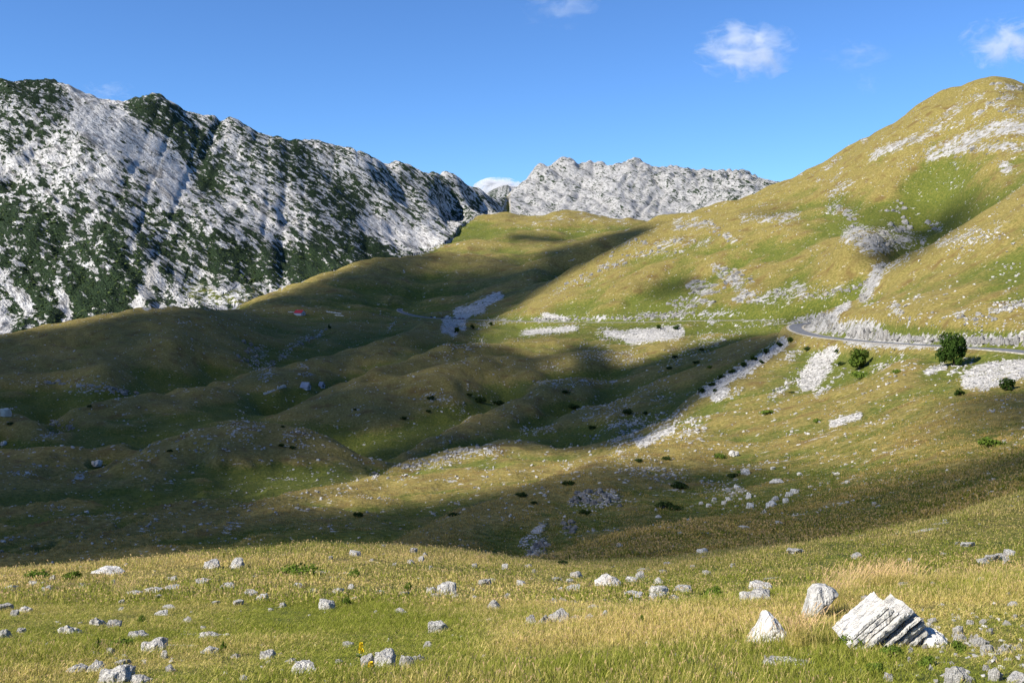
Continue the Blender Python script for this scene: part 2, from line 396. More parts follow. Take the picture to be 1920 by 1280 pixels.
def normal_at(x, y, e=None):
    e = np.maximum(0.5, 0.012 * np.asarray(y)) if e is None else e
    nx = -(ground_z(x + e, y) - ground_z(x - e, y)) / (2 * e)
    ny = -(ground_z(x, y + e) - ground_z(x, y - e)) / (2 * e)
    l = np.sqrt(nx * nx + ny * ny + 1)
    return np.stack([nx / l, ny / l, 1 / l], -1)

# ------------------------------------------------------------------ cover: what grows or lies where (laid out on the photograph's own features)
CW, CH = 960, 640
class Canvas:
    def __init__(s): s.a = np.zeros((CH, CW)); s.yy, s.xx = np.mgrid[0:CH, 0:CW]; s.xx = s.xx * 2.0 + 1; s.yy = s.yy * 2.0 + 1
    def stroke(s, pts, w, v=1.0, soft=0.6, mx=True):
        pts = [np.array(p, float) for p in pts]
        if len(pts) == 1: pts = pts * 2
        x0 = min(p[0] for p in pts) - 2 * w - 4; x1 = max(p[0] for p in pts) + 2 * w + 4
        y0 = min(p[1] for p in pts) - 2 * w - 4; y1 = max(p[1] for p in pts) + 2 * w + 4
        X0, X1 = int(max(x0 / 2, 0)), int(min(x1 / 2 + 1, CW)); Y0, Y1 = int(max(y0 / 2, 0)), int(min(y1 / 2 + 1, CH))
        if X1 <= X0 or Y1 <= Y0: return
        gx, gy = s.xx[Y0:Y1, X0:X1], s.yy[Y0:Y1, X0:X1]
        d = np.full(gx.shape, 1e9)
        for a, b in zip(pts[:-1], pts[1:]):
            e = b - a; l2 = max((e ** 2).sum(), 1e-6)
            t = np.clip(((gx - a[0]) * e[0] + (gy - a[1]) * e[1]) / l2, 0, 1)
            d = np.minimum(d, np.hypot(gx - a[0] - t * e[0], gy - a[1] - t * e[1]))
        m = (1 - sstep(w * (1 - soft), w * (1 + soft), d)) * v
        sub = s.a[Y0:Y1, X0:X1]
        s.a[Y0:Y1, X0:X1] = (np.maximum(sub, m) if v > 0 else sub + m) if mx else sub + m
    def poly(s, pts, v=1.0, mode='max'):
        p = np.array(pts, float); ins = np.zeros(s.a.shape, bool)
        j = len(p) - 1
        for i in range(len(p)):
            xi, yi = p[i]; xj, yj = p[j]
            c = ((yi > s.yy) != (yj > s.yy)) & (s.xx < (xj - xi) * (s.yy - yi) / ((yj - yi) if yj != yi else 1e-9) + xi)
            ins ^= c; j = i
        if mode == 'max': s.a = np.where(ins, np.maximum(s.a, v), s.a)
        else: s.a = np.where(ins, v, s.a)
    def get(s, soft=0):
        a = s.a
        if soft: a = blur(blur(a, soft, 0), soft, 1)
        x = np.clip(COLPX / 2 - 0.5, 0, CW - 1.001); y = np.clip(PY / 2 - 0.5, 0, CH - 1.001)
        x0 = x.astype(int); y0 = y.astype(int); tx = x - x0; ty = y - y0
        r = (a[y0, x0] * (1 - tx) + a[y0, x0 + 1] * tx) * (1 - ty) + (a[y0 + 1, x0] * (1 - tx) + a[y0 + 1, x0 + 1] * tx) * ty
        return r

rk = Canvas()      # limestone showing through turf
S = rk.stroke
# big right mountain: bands of beds
S([(1920, 240), (1860, 240), (1800, 265), (1745, 290)], 16, .85); S([(1920, 275), (1840, 275), (1780, 282)], 9, .9)
S([(1740, 292), (1690, 318)], 4, .7); S([(1735, 285), (1685, 308)], 3, .7)
S([(1840, 178), (1800, 200), (1770, 222), (1740, 232)], 8, .8); S([(1760, 240), (1700, 265), (1635, 292)], 10, .8); S([(1750, 248), (1690, 278)], 5, .7)
S([(1800, 232), (1770, 245)], 8, .6); S([(1900, 180), (1850, 195)], 6, .65); S([(1870, 165), (1910, 165)], 7, .6); S([(1870, 200), (1920, 210)], 8, .5)
S([(1845, 208), (1830, 215)], 6, .6); S([(1790, 310)], 8, .7); S([(1885, 312)], 15, .75); S([(1775, 345), (1800, 348)], 8, .5); S([(1620, 262)], 8, .7); S([(1575, 295), (1550, 315)], 5, .75)
S([(1580, 318), (1560, 338)], 5, .7); S([(1600, 305)], 6, .5); S([(1500, 325)], 5, .6); S([(1545, 335), (1530, 340)], 5, .6)
S([(1590, 345), (1560, 375)], 12, .62); S([(1560, 395), (1600, 395)], 12, .6); S([(1590, 410), (1620, 440)], 13, .55)
S([(1600, 440), (1640, 460), (1690, 440)], 22, .9); S([(1660, 450), (1720, 450)], 16, .7); S([(1700, 415)], 9, .5); S([(1740, 415), (1760, 425)], 9, .7); S([(1680, 390)], 8, .4)
S([(1500, 405), (1440, 410), (1395, 410)], 10, .66); S([(1430, 385)], 8, .3)
# folded outcrop
S([(1300, 545), (1345, 548)], 5, .95); S([(1345, 505), (1370, 520), (1390, 548)], 12, .9, .4); S([(1370, 508), (1400, 530)], 9, .55); S([(1290, 535), (1330, 530)], 6, .8); S([(1270, 562), (1330, 565)], 9, .68)
S([(1400, 555), (1440, 560), (1490, 545), (1560, 550), (1600, 540)], 15, .52); S([(1490, 530), (1510, 560)], 8, .75); S([(1380, 562), (1420, 565)], 6, .8); S([(1270, 575), (1300, 580)], 8, .6)
S([(1200, 595), (1290, 590), (1380, 588)], 9, .72); S([(1000, 600), (1100, 597), (1180, 596)], 6, .7); S([(1020, 590)], 7, .8)
S([(1180, 460), (1300, 455)], 12, .45); S([(1270, 425), (1330, 420), (1340, 430)], 9, .6); S([(1270, 412), (1310, 412)], 7, .5); S([(1190, 480), (1240, 470)], 10, .5); S([(1360, 440), (1375, 450)], 8, .7)
S([(1130, 500), (1170, 490)], 9, .5); S([(1070, 530), (1120, 515)], 7, .45); S([(1040, 545), (1060, 540)], 6, .5); S([(1300, 460), (1330, 452)], 7, .6); S([(1250, 480), (1280, 470)], 7, .5)
# below the far road
S([(980, 625), (1040, 618), (1080, 615)], 7, .85); S([(1180, 632), (1270, 622)], 13, 1.0, .4); S([(1130, 625), (1180, 630)], 12, .75); S([(1330, 604), (1350, 604)], 6, .8); S([(1400, 605), (1480, 603)], 8, .55)
S([(1100, 660), (1180, 670)], 18, .33); S([(1170, 690), (1210, 670)], 8, .6); S([(835, 617), (900, 570), (935, 555)], 9, 1.0, .3); S([(838, 600), (850, 622)], 9, 1.0, .3); S([(870, 605), (868, 615)], 6, .95, .3)
S([(900, 610), (930, 600)], 8, .6); S([(930, 605), (980, 600)], 6, .6); S([(860, 585), (900, 578)], 10, 1.0, .3)
# near spur and cutting
S([(1490, 608), (1530, 612), (1600, 622), (1660, 640)], 13, 1.25); S([(1520, 595), (1560, 600)], 12, 1.1); S([(1560, 590), (1590, 570)], 7, 1.0, .4); S([(1600, 622), (1640, 628)], 22, 1.3); S([(1660, 640), (1760, 640), (1850, 638), (1930, 634)], 12, 1.2)
S([(1650, 500), (1635, 530), (1620, 560)], 12, 1.1); S([(1700, 485), (1660, 505)], 8, .6); S([(1870, 440), (1800, 460)], 13, .42); S([(1830, 430), (1760, 460)], 8, .5); S([(1800, 590), (1840, 610)], 14, .5); S([(1860, 580), (1920, 570)], 9, .75)
S([(1680, 580), (1700, 600)], 9, .5); S([(1720, 560)], 8, .3); S([(1900, 500), (1880, 510)], 8, .4); S([(1780, 520)], 6, .35)
# slope below the road: scree, slabs
S([(1540, 680), (1520, 710)], 20, 1.0, .35); S([(1560, 660), (1510, 720)], 14, .95, .4); S([(1470, 640), (1400, 690), (1320, 735)], 10, .95, .4); S([(1360, 735), (1340, 745)], 9, .95, .3); S([(1260, 805), (1200, 830)], 9, .9, .4); S([(1390, 730), (1370, 740)], 5, .8)
S([(1920, 690), (1860, 695), (1820, 712)], 17, 1.0, .35); S([(1900, 705), (1840, 725)], 9, .9); S([(1770, 688), (1740, 698)], 6, .95, .4); S([(1820, 680), (1780, 700)], 6, .55); S([(1610, 780), (1560, 793)], 7, .95, .4); S([(1690, 668), (1640, 690)], 7, .5)
S([(1500, 700), (1440, 750)], 8, .5); S([(1480, 670), (1500, 660)], 8, .55); S([(1560, 720), (1530, 740)], 4, .9); S([(1580, 700), (1560, 715)], 4, .8)
S([(1300, 800), (1250, 790), (1150, 790)], 20, .33); S([(1400, 600), (1330, 640), (1250, 680)], 18, .33); S([(1150, 715), (1000, 715)], 6, .5)
S([(1180, 750), (1250, 740)], 20, .28); S([(1100, 770), (1200, 790), (1160, 830)], 22, .4); S([(980, 810), (1040, 808)], 8, .5); S([(850, 850), (930, 845), (760, 880)], 10, .42); S([(700, 890)], 6, .7)
# rocky spur, valley
S([(1080, 940), (1150, 935)], 13, .62); S([(1020, 985), (980, 1020)], 8, .7); S([(1010, 1020), (1000, 1040)], 15, .7); S([(1060, 990)], 12, .45); S([(1170, 880), (1280, 890)], 16, .35); S([(1330, 905), (1390, 920)], 16, .35)
S([(490, 655), (480, 690), (500, 700)], 16, .5); S([(500, 690), (560, 640), (600, 625)], 7, .55); S([(140, 725), (230, 735)], 12, .5); S([(40, 715), (110, 720)], 7, .3); S([(100, 790), (130, 800)], 7, .55); S([(60, 825), (140, 800)], 3, .6); S([(330, 600), (380, 615)], 7, .35)
S([(150, 890)], 10, .5); S([(840, 660), (900, 650)], 18, .33); S([(800, 745), (870, 770)], 16, .33); S([(880, 730), (930, 745)], 9, .35); S([(560, 705), (590, 702)], 4, .7); S([(740, 600), (730, 615)], 5, .6)
S([(1050, 690), (1020, 685)], 10, .4); S([(560, 682), (575, 688)], 4, .7); S([(450, 800)], 30, .25); S([(560, 820)], 26, .3)
S([(1000, 412), (1100, 405), (1180, 418)], 9, .38); S([(950, 430), (1040, 420)], 8, .3); S([(1080, 428), (1180, 430)], 6, .35); S([(880, 440), (860, 455)], 6, .35)
rock = rk.get(0.8)
rock = np.where(VIS | (rock < .1), rock, 0.12)

sr = Canvas()      # loose scree
for pts, w in (([(1540, 680), (1520, 710)], 20), ([(1560, 660), (1510, 720)], 13), ([(1470, 642), (1400, 690), (1320, 735)], 9), ([(1362, 733), (1340, 745)], 8), ([(1260, 805), (1200, 830)], 8), ([(1920, 690), (1860, 695), (1820, 712)], 17), ([(1900, 705), (1840, 725)], 8), ([(1770, 688), (1740, 698)], 6),
               ([(1610, 780), (1560, 793)], 6), ([(1180, 632), (1270, 622)], 13), ([(1140, 625), (1170, 628)], 8), ([(835, 617), (900, 570), (935, 555)], 8), ([(838, 600), (850, 622)], 9), ([(868, 603), (868, 615)], 6), ([(860, 585), (900, 578)], 10), ([(985, 624), (1040, 618), (1075, 615)], 5), ([(1590, 570), (1560, 592)], 6), ([(1020, 590), (1060, 598)], 5), ([(285, 495), (275, 575)], 8)):
    sr.stroke(pts, w, 1.0, .5)
scree = sr.get(.6) * VIS
vg = Canvas()      # dark dwarf pine / juniper share on the left ridge
V = vg.stroke
V([(0, 160), (90, 165), (110, 200)], 22, .35, mx=False); V([(0, 250), (90, 240)], 20, .1, mx=False); V([(270, 200), (330, 240), (380, 300), (400, 350)], 30, .38, mx=False); V([(540, 275), (560, 330), (650, 380)], 34, .28, mx=False)
V([(140, 190), (230, 260), (320, 330)], 42, -.42, mx=False); V([(100, 280), (200, 350)], 26, -.3, mx=False); V([(60, 290), (20, 300)], 18, -.3, mx=False); V([(420, 360), (560, 420), (800, 440)], 26, -.2, mx=False); V([(700, 430), (820, 455)], 18, -.3, mx=False)
V([(200, 190), (330, 360)], 30, -.1, mx=False); V([(640, 300), (720, 300)], 14, -.15, mx=False)
V([(20, 420), (120, 480), (240, 560)], 60, .32, mx=False); V([(200, 560), (60, 560)], 50, .35, mx=False); V([(420, 500), (560, 490), (690, 480)], 36, .35, mx=False); V([(240, 440), (380, 470)], 40, .2, mx=False)
V([(560, 400), (700, 460)], 26, .18, mx=False); V([(780, 330), (900, 380)], 26, .05, mx=False); V([(560, 500), (600, 480)], 30, .2, mx=False); V([(450, 330), (620, 380)], 20, -.1, mx=False); V([(380, 260), (440, 280)], 16, -.1, mx=False)
for st in ([(105, 520), (112, 545), (130, 595)], [(20, 540), (45, 570)], [(0, 585), (8, 622)], [(45, 560), (55, 590)], [(268, 545), (255, 575)]):
    V(st, 7, -1.2, .4, mx=False)
V([(285, 490), (275, 575)], 12, -.5, mx=False); V([(370, 540), (440, 560)], 18, -.3, mx=False); V([(90, 440), (180, 520)], 8, -.3, mx=False)
vgv = vg.get(3)

dr = Canvas()      # dryness of the turf
Dk = dr.stroke
for pts, w, v in (([(960, 1210), (1300, 1170), (1640, 1130), (1900, 1110)], 34, .35), ([(0, 1085), (300, 1065), (600, 1040), (900, 1050)], 14, .4), ([(500, 1150), (850, 1165)], 40, -.35), ([(1180, 1110), (1400, 1090), (1800, 1040)], 26, -.35),
                  ([(700, 1240), (1000, 1250)], 30, .2), ([(1500, 1240), (1800, 1250)], 40, -.2), ([(600, 925), (850, 900), (1100, 870), (1280, 820)], 12, .45), ([(1036, 1038), (1232, 985), (1407, 964)], 10, .35), ([(740, 1010), (1000, 910), (1150, 870)], 14, .2),
                  ([(1250, 850), (1500, 780), (1600, 740)], 50, .25), ([(1500, 860), (1900, 820)], 40, .2), ([(1700, 560), (1920, 460)], 40, .2), ([(1300, 500), (1500, 480)], 30, .0), ([(1230, 500), (1330, 470), (1480, 440)], 14, -.35), ([(1260, 540), (1230, 560)], 20, -.4),
                  ([(1500, 470), (1470, 560)], 9, -.35), ([(1700, 330), (1880, 320)], 30, -.4), ([(1640, 290), (1760, 270)], 10, -.35), ([(1440, 575), (1490, 578)], 14, -.4), ([(200, 945), (450, 920), (640, 880)], 18, -.5), ([(330, 1010), (650, 1010), (760, 960)], 26, -.45),
                  ([(150, 815), (400, 780), (560, 740)], 16, -.55), ([(560, 735), (430, 760)], 12, -.3), ([(840, 930), (1000, 880)], 8, -.35), ([(900, 870), (1050, 860)], 14, -.3), ([(0, 985), (300, 950)], 16, -.3), ([(620, 560), (700, 530)], 24, -.3), ([(600, 600), (700, 590)], 14, -.15),
                  ([(900, 640), (1100, 635)], 12, -.2), ([(1350, 760), (1280, 800)], 10, -.4), ([(1560, 700), (1640, 680)], 10, -.25), ([(1740, 700), (1800, 740), (1750, 750)], 16, -.3), ([(1300, 960), (1500, 880), (1560, 900)], 30, -.2), ([(880, 430), (960, 440), (1000, 430)], 12, -.25),
                  ([(860, 560), (1000, 500), (1200, 430)], 20, .35), ([(500, 840), (650, 860)], 20, .2), ([(640, 800), (760, 760)], 30, .2), ([(1180, 720), (1100, 700)], 20, .1), ([(1200, 1000), (1100, 1010)], 14, .3)):
    Dk(pts, w, v, 0.8, mx=False)
dry = 0.5 + (0.10 + 0.10 * (1 - sstep(900, 1200, COLPX)) * sstep(110, 160, YY)) * sstep(55, 110, YY) + dr.get(3) * np.where((YY > 450) & (COLPX > 1000), 0.55, 0.9)
dry += 0.22 * fbm(XX / 40 + 3, YY / 40, 3, 41) * sstep(60, 200, YY) + 0.5 * fbm(XX / 6, YY / 6, 3, 42) * (1 - sstep(80, 300, YY)) + 0.18 * fbm(XX / 220, YY / 220, 2, 43) * sstep(300, 800, YY)

# rounded crests are drier and stonier, hollows greener
conv = (ZZ / YY - blur(blur(ZZ / YY, 10, 0), 14, 1)) * F
conv = np.clip(conv / 5.0, -1.2, 1.2)
conv2 = np.clip((ZZ / YY - blur(blur(ZZ / YY, 26, 0), 34, 1)) * F / 12.0, -1.1, 1.1)
dry = dry + (0.26 * conv + 0.30 * conv2) * sstep(50, 120, YY)
dry = np.where((YY > 400) & ~is_lm, np.maximum(dry, .26 + .1 * np.clip(conv, -1, 1)), dry)
dry = dry + 0.55 * np.exp(-((PY - np.interp(COLPX, [600, 760, 900, 1080, 1290], [925, 908, 898, 875, 830])) / 16) ** 2) * ((COLPX > 590) & (COLPX < 1320)) * ((YY > 140) & (YY < 400))  # straw strip painted paler still, sunlit brightness put into the turf colour
# stony ground all over the turf
turf_rock = rock + 0.12 * np.clip(conv, 0, 1) * sstep(90, 140, YY) + 0.22 * fbm(XX / 9, YY / 9, 3, 61) * (1 - sstep(500, 900, YY)) + 0.2 * fbm(XX / 30 + ZZ / 20, YY / 50, 3, 62) * sstep(400, 900, YY)
turf_rock = np.where(YY < 60, np.minimum(turf_rock, .1) + .3 * ((COLPX > 1740) & (PY > 1150)), turf_rock)
# left ridge and peak are limestone with pine
s_, t_ = bed_coords(XX, YY, ZZ)
vn = np.zeros_like(ZZ)
sel = lm > 0.01
vn[sel] = 0.45 * perlin(s_[sel] / 40, t_[sel] / 130, 401) + 0.75 * perlin(s_[sel] / 14, t_[sel] / 48, 402) + 0.95 * perlin(s_[sel] / 7, t_[sel] / 22, 403) + 0.6 * perlin(s_[sel] / 3.8, t_[sel] / 11, 404)
veg = np.zeros_like(ZZ)
veg[sel] = 0.5 + 0.26 * vn[sel] + vgv[sel] * 0.66 + 0.03
sel2 = fp > 0.3
veg[sel2] = 0.34 + 0.24 * perlin(XX[sel2] / 60 + ZZ[sel2] / 60, ZZ[sel2] / 40 + YY[sel2] / 90, 411) + 0.22 * perlin(XX[sel2] / 22 + ZZ[sel2] / 22, ZZ[sel2] / 16 + YY[sel2] / 30, 412) + 0.12 * sstep(1200, 1400, COLPX[sel2])
mtn = np.clip(lm + fp, 0, 1)
veg = veg * (mtn > 0.4)
hz = np.clip((PY - 400) / 200, 0, 1)
grassy = np.zeros_like(ZZ)                     # green and straw patches low on the left ridge
grassy[sel] = 0.40 * hz[sel] + 0.30 * perlin(s_[sel] / 45, t_[sel] / 90, 421) - 0.08 + 0.2 * np.exp(-(((COLPX[sel] - 430) / 110) ** 2 + ((PY[sel] - 555) / 25) ** 2))
rock_f = np.where(mtn > 0.4, np.where(grassy > 0.33, 0.12, 1.0), turf_rock)
rock_f = np.where(YY > 4600, 0.9, rock_f)
rock_f = np.where(YY < 60, np.minimum(rock_f, .1), rock_f)
dry = np.where(is_lm, 0.25 + 0.4 * perlin(XX / 50, ZZ / 50, 431), dry)
road_near = ROADD

# ------------------------------------------------------------------ materials
def new_mat(name):
    m = bpy.data.materials.new(name); m.use_nodes = True
    nt = m.node_tree; b = nt.nodes["Principled BSDF"]
    b.inputs["Roughness"].default_value = 0.95
    b.inputs["Specular IOR Level"].default_value = 0.15
    return m, nt, b
class N:
    """small helper for node trees"""
    def __init__(s, nt): s.nt = nt
    def node(s, t, **kw):
        n = s.nt.nodes.new(t)
        for k, v in kw.items(): setattr(n, k, v)
        return n
    def put(s, sock, v):
        if hasattr(v, 'default_value') or isinstance(v, bpy.types.NodeSocket): s.nt.links.new(v, sock)
        else: sock.default_value = v
    def math(s, op, a, b=0.5, c=None, clamp=False):
        n = s.node("ShaderNodeMath", operation=op, use_clamp=clamp)
        s.put(n.inputs[0], a); s.put(n.inputs[1], b)
        if c is not None: s.put(n.inputs[2], c)
        return n.outputs[0]
    def ramp(s, x, a, b, lo=0.0, hi=1.0):
        n = s.node("ShaderNodeMapRange", interpolation_type='SMOOTHSTEP')
        s.put(n.inputs[0], x); n.inputs[1].default_value = a; n.inputs[2].default_value = b; n.inputs[3].default_value = lo; n.inputs[4].default_value = hi
        return n.outputs[0]
    def mix(s, f, a, b, mode='MIX'):
        n = s.node("ShaderNodeMix", data_type='RGBA', blend_type=mode)
        s.put(n.inputs[0], f)
        for sk, v in ((n.inputs[6], a), (n.inputs[7], b)):
            s.put(sk, (*v, 1) if isinstance(v, tuple) and len(v) == 3 else v)
        return n.outputs[2]
    def noise(s, vec, scale, detail=4, rough=0.55, dist=0.0):
        n = s.node("ShaderNodeTexNoise"); s.put(n.inputs["Vector"], vec); n.inputs["Scale"].default_value = scale
        n.inputs["Detail"].default_value = detail; n.inputs["Roughness"].default_value = rough; n.inputs["Distortion"].default_value = dist
        return n.outputs[0]
    def attr(s, name, typ='GEOMETRY'):
        n = s.node("ShaderNodeAttribute", attribute_type=typ, attribute_name=name); return n
    def bump(s, h, strength, dist):
        n = s.node("ShaderNodeBump"); s.put(n.inputs["Height"], h); n.inputs["Strength"].default_value = strength; n.inputs["Distance"].default_value = dist
        return n.outputs[0]

def land_material(mountain, k=1.0):
    m, nt, b = new_mat("mountain_land" if mountain else "land"); q = N(nt)
    geo = q.node("ShaderNodeNewGeometry"); pos = geo.outputs["Position"]
    at = q.attr("cover"); sp = q.node("ShaderNodeSeparateColor"); nt.links.new(at.outputs["Color"], sp.inputs[0])
    rockv, vegv, dryv = sp.outputs[0], sp.outputs[1], sp.outputs[2]
    C = lambda n_, k_: q.math('MULTIPLY', q.math('SUBTRACT', n_, 0.5), k_)
    # slanting beds
    mp = q.node("ShaderNodeMapping"); nt.links.new(pos, mp.inputs[0]); mp.vector_type = 'TEXTURE'; mp.inputs["Rotation"].default_value = (0, math.radians(37 if mountain else -33), 0); mp.inputs["Scale"].default_value = (8, 5, 1.0)
    nb = q.noise(mp.outputs[0], 0.12 if mountain else 0.25 * k, 5, 0.7, 0.4)
    n1 = q.noise(pos, 0.35 if mountain else 0.9 * k, 4, 0.65)
    n2 = q.noise(pos, 0.05 if mountain else 0.12 * k, 4, 0.6)
    n5 = q.noise(pos, 0.11 if mountain else 0.28 * k, 6, 0.72)
    green = q.mix(q.ramp(n1, .35, .65), (0.060, 0.078, 0.012), (0.118, 0.126, 0.021))
    tan = q.mix(q.ramp(n1, .35, .65), (0.134, 0.110, 0.028), (0.235, 0.188, 0.058))
    rust = q.mix(q.ramp(n2, .5, .72), tan, (0.125, 0.085, 0.028))
    d = q.math('ADD', dryv, C(n2, 0.9)); d = q.math('ADD', d, C(n1, 0.7)); d = q.math('ADD', d, C(n5, 0.8))
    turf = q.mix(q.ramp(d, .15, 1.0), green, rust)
    crack = q.ramp(nb, .38, .50)
    lime = q.mix(q.ramp(n5, .32, .68), (0.26, 0.255, 0.245) if mountain else (0.16, 0.155, 0.145), (0.60, 0.59, 0.57) if mountain else (0.36, 0.35, 0.33))
    lime = q.mix(q.math('MULTIPLY', q.math('SUBTRACT', 1.0, crack), 0.75), lime, (0.085, 0.083, 0.08))
    lime = q.mix(q.math('MULTIPLY', q.ramp(n2, .55, .75), .3), lime, (0.22, 0.185, 0.135))
    if mountain: lime = q.mix(q.ramp(q.attr('mountain').outputs['Fac'], .4, .9), q.mix(.35, lime, (0.20, 0.20, 0.195)), lime)
    r = q.math('ADD', q.math('MULTIPLY', rockv, 0.74), C(n5, 2.6)); r = q.math('ADD', r, C(nb, 1.8)); r = q.math('ADD', r, C(n1, 1.2))
    if mountain: r = q.math('ADD', r, 0.55)
    rm = q.ramp(r, .56, .68)
    col = q.mix(rm, turf, lime)
    sm = q.ramp(q.math('ADD', at.outputs["Alpha"], q.math('ADD', C(n5, 3.0), C(n1, 1.6))), .46, .60)
    col = q.mix(sm, col, q.mix(q.ramp(n1, .35, .65), (0.22, 0.212, 0.195), (0.48, 0.462, 0.43)))
    if mountain:
        pine = q.mix(q.ramp(n1, .35, .7), (0.008, 0.018, 0.008), (0.026, 0.046, 0.016))
        mp2 = q.node("ShaderNodeMapping"); nt.links.new(pos, mp2.inputs[0]); mp2.vector_type = 'TEXTURE'; mp2.inputs["Rotation"].default_value = (0.0, math.radians(37), 0.0); mp2.inputs["Scale"].default_value = (3.2, 2.2, 1.0)
        v = q.math('ADD', vegv, C(q.noise(mp2.outputs[0], 0.14, 5, 0.72), 2.5))
        vm = q.ramp(v, .50, .57); col = q.mix(vm, col, pine)
    nt.links.new(col, b.inputs["Base Color"])
    mp3 = q.noise(mp.outputs[0], 0.2 if mountain else 0.6, 3, .7); n6 = q.noise(pos, 0.3 if mountain else 0.8, 3, .65)
    h = q.math('ADD', q.math('MULTIPLY', n6, 0.6), q.math('MULTIPLY', mp3, q.math('MULTIPLY', rockv, 1.6)))
    nt.links.new(q.bump(h, 0.9, 6.0 if mountain else 1.0), b.inputs["Normal"])
    return m
M_LAND = land_material(False); M_FAR = land_material(False, .3); M_HILL = land_material(False, .6); M_MOUNT = land_material(True)


# ------------------------------------------------------------------ the sheets of ground (one continuous surface, cut where one landform hides behind another)
def mesh_from(name, co, faces, mat, attrs=(), smooth=True, nv=4):
    me = bpy.data.meshes.new(name)
    me.vertices.add(len(co)); me.vertices.foreach_set('co', np.ascontiguousarray(co, np.float32).ravel())
    me.loops.add(faces.size); me.loops.foreach_set('vertex_index', np.ascontiguousarray(faces, np.int32).ravel())
    me.polygons.add(len(faces)); me.polygons.foreach_set('loop_start', np.arange(0, faces.size, faces.shape[1], dtype=np.int32))
    me.polygons.foreach_set('use_smooth', np.full(len(faces), smooth, bool))
    for nm, typ, data in attrs:
        a = me.attributes.new(nm, typ, 'POINT')
        a.data.foreach_set('color' if typ == 'FLOAT_COLOR' else ('vector' if typ == 'FLOAT_VECTOR' else 'value'), np.ascontiguousarray(data, np.float32).ravel())
    me.update()
    if mat: me.materials.append(mat)
    return me
def add_obj(name, me, parent=None, **props):
    o = bpy.data.objects.new(name, me); MAIN.objects.link(o)
    if parent: o.parent = parent
    for k_, v_ in props.items(): o[k_] = v_
    return o
idx = np.arange(NR * NC).reshape(NR, NC)
quads = np.stack([idx[:-1, :-1], idx[:-1, 1:], idx[1:, 1:], idx[1:, :-1]], -1)
Yc = YY[:-1, :-1]; Cc = COLPX[:-1, :-1]
reg = np.full(Yc.shape, 1)
kcut = region_line([(-1600, 70), (0, 75), (400, 82), (780, 88), (960, 62), (1050, 66), (1250, 50), (1480, 50), (1920, 52), (4000, 52)])[None, :-1]
reg[Yc < kcut] = 0
scut = region_line([(-1600, 1230), (0, 1200), (300, 1250), (440, 1395), (600, 1700), (830, 2200), (860, 2650), (940, 3080), (957, 4700), (4000, 4700)])[None, :-1]
reg[(Yc > 560) & (Cc > 1060)] = 2
reg[(Yc > 1560) & (Yc > 0) & (Cc > 1060)] = 3
reg[(Yc > 1200) & (Cc <= 1060)] = 3
reg[(Yc > scut) & (Cc < 957)] = 4
fcut = region_line([(900, 3250), (1000, 3200), (1100, 3080), (1300, 2950), (4000, 2950)])[None, :-1]
reg[(Yc > fcut) & (Cc >= 957)] = 5
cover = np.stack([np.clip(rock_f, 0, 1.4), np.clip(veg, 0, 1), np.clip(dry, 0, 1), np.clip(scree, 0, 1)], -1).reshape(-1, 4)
co_all = np.stack([XX, YY, ZZ + EYE], -1).reshape(-1, 3)
mt_all = (lm + .3 * fp).reshape(-1)
for rid, nm in ((0, "meadow"), (1, "valley_hills"), (2, "grassy_mountain"), (3, "alpine_pasture"), (4, "limestone_ridge"), (5, "limestone_peak")):
    f = quads[reg == rid]
    used, inv = np.unique(f, return_inverse=True)
    me = mesh_from(nm, co_all[used], inv.reshape(-1, 4), M_MOUNT if rid > 3 else (M_LAND, M_LAND, M_HILL, M_FAR)[rid], (("cover", 'FLOAT_COLOR', cover[used]), ("mountain", 'FLOAT', mt_all[used])))
    add_obj(nm, me, kind="structure")

# ------------------------------------------------------------------ clouds drifting overhead: their shadows dapple the valley
sh = Canvas()
valley = [(-40, 632), (150, 606), (270, 582), (450, 576), (600, 524), (700, 488), (820, 470), (900, 474), (1000, 462), (1120, 436), (1240, 414), (1210, 440), (1090, 500), (1010, 552), (930, 600), (880, 640), (960, 652), (1010, 668), (1090, 640), (1150, 655), (1160, 690),
          (1290, 650), (1400, 628), (1490, 625), (1480, 650), (1400, 700), (1310, 760), (1200, 832), (1080, 850), (950, 835), (860, 850), (740, 885), (630, 905), (700, 925), (860, 905), (1000, 905), (1150, 865), (1300, 872), (1380, 850), (1450, 885), (1600, 895), (1750, 872), (1960, 835), (1960, 915),
          (1800, 955), (1600, 1000), (1440, 1045), (1330, 1075), (1180, 1072), (1060, 1058), (960, 1048), (780, 1028), (600, 1020), (400, 1034), (200, 1054), (-40, 1075)]
sh.poly(valley, 0.97)
sh.poly([(1800, 740), (1960, 730), (1960, 810), (1850, 815), (1790, 790)], 0.85)
sh.poly([(815, 474), (850, 430), (880, 402), (1000, 390), (1180, 400), (1240, 414), (1150, 436), (1065, 460), (1000, 474), (900, 480)], 0.0, 'set')
SB = sh.a
def lift(pts, w, v):
    c = Canvas(); c.stroke(pts, w, 1.0, .7); return SB * (1 - c.a * v)
SB = lift([(1030, 692), (1060, 680)], 16, .55); SB = lift([(480, 900), (600, 890)], 26, .45); SB = lift([(850, 860), (1000, 865)], 16, .5)
SB = lift([(1450, 870), (1700, 850)], 16, .4); SB = lift([(650, 905), (880, 890), (1080, 862)], 13, .7); SB = lift([(620, 850), (900, 770)], 14, .35); SB = lift([(700, 700), (950, 700)], 40, .12)
SB = lift([(800, 500), (1000, 480)], 16, .35); SB = lift([(900, 470), (960, 475)], 9, .8); SB = lift([(1000, 1000), (1200, 920)], 40, .12)
sh.a = SB
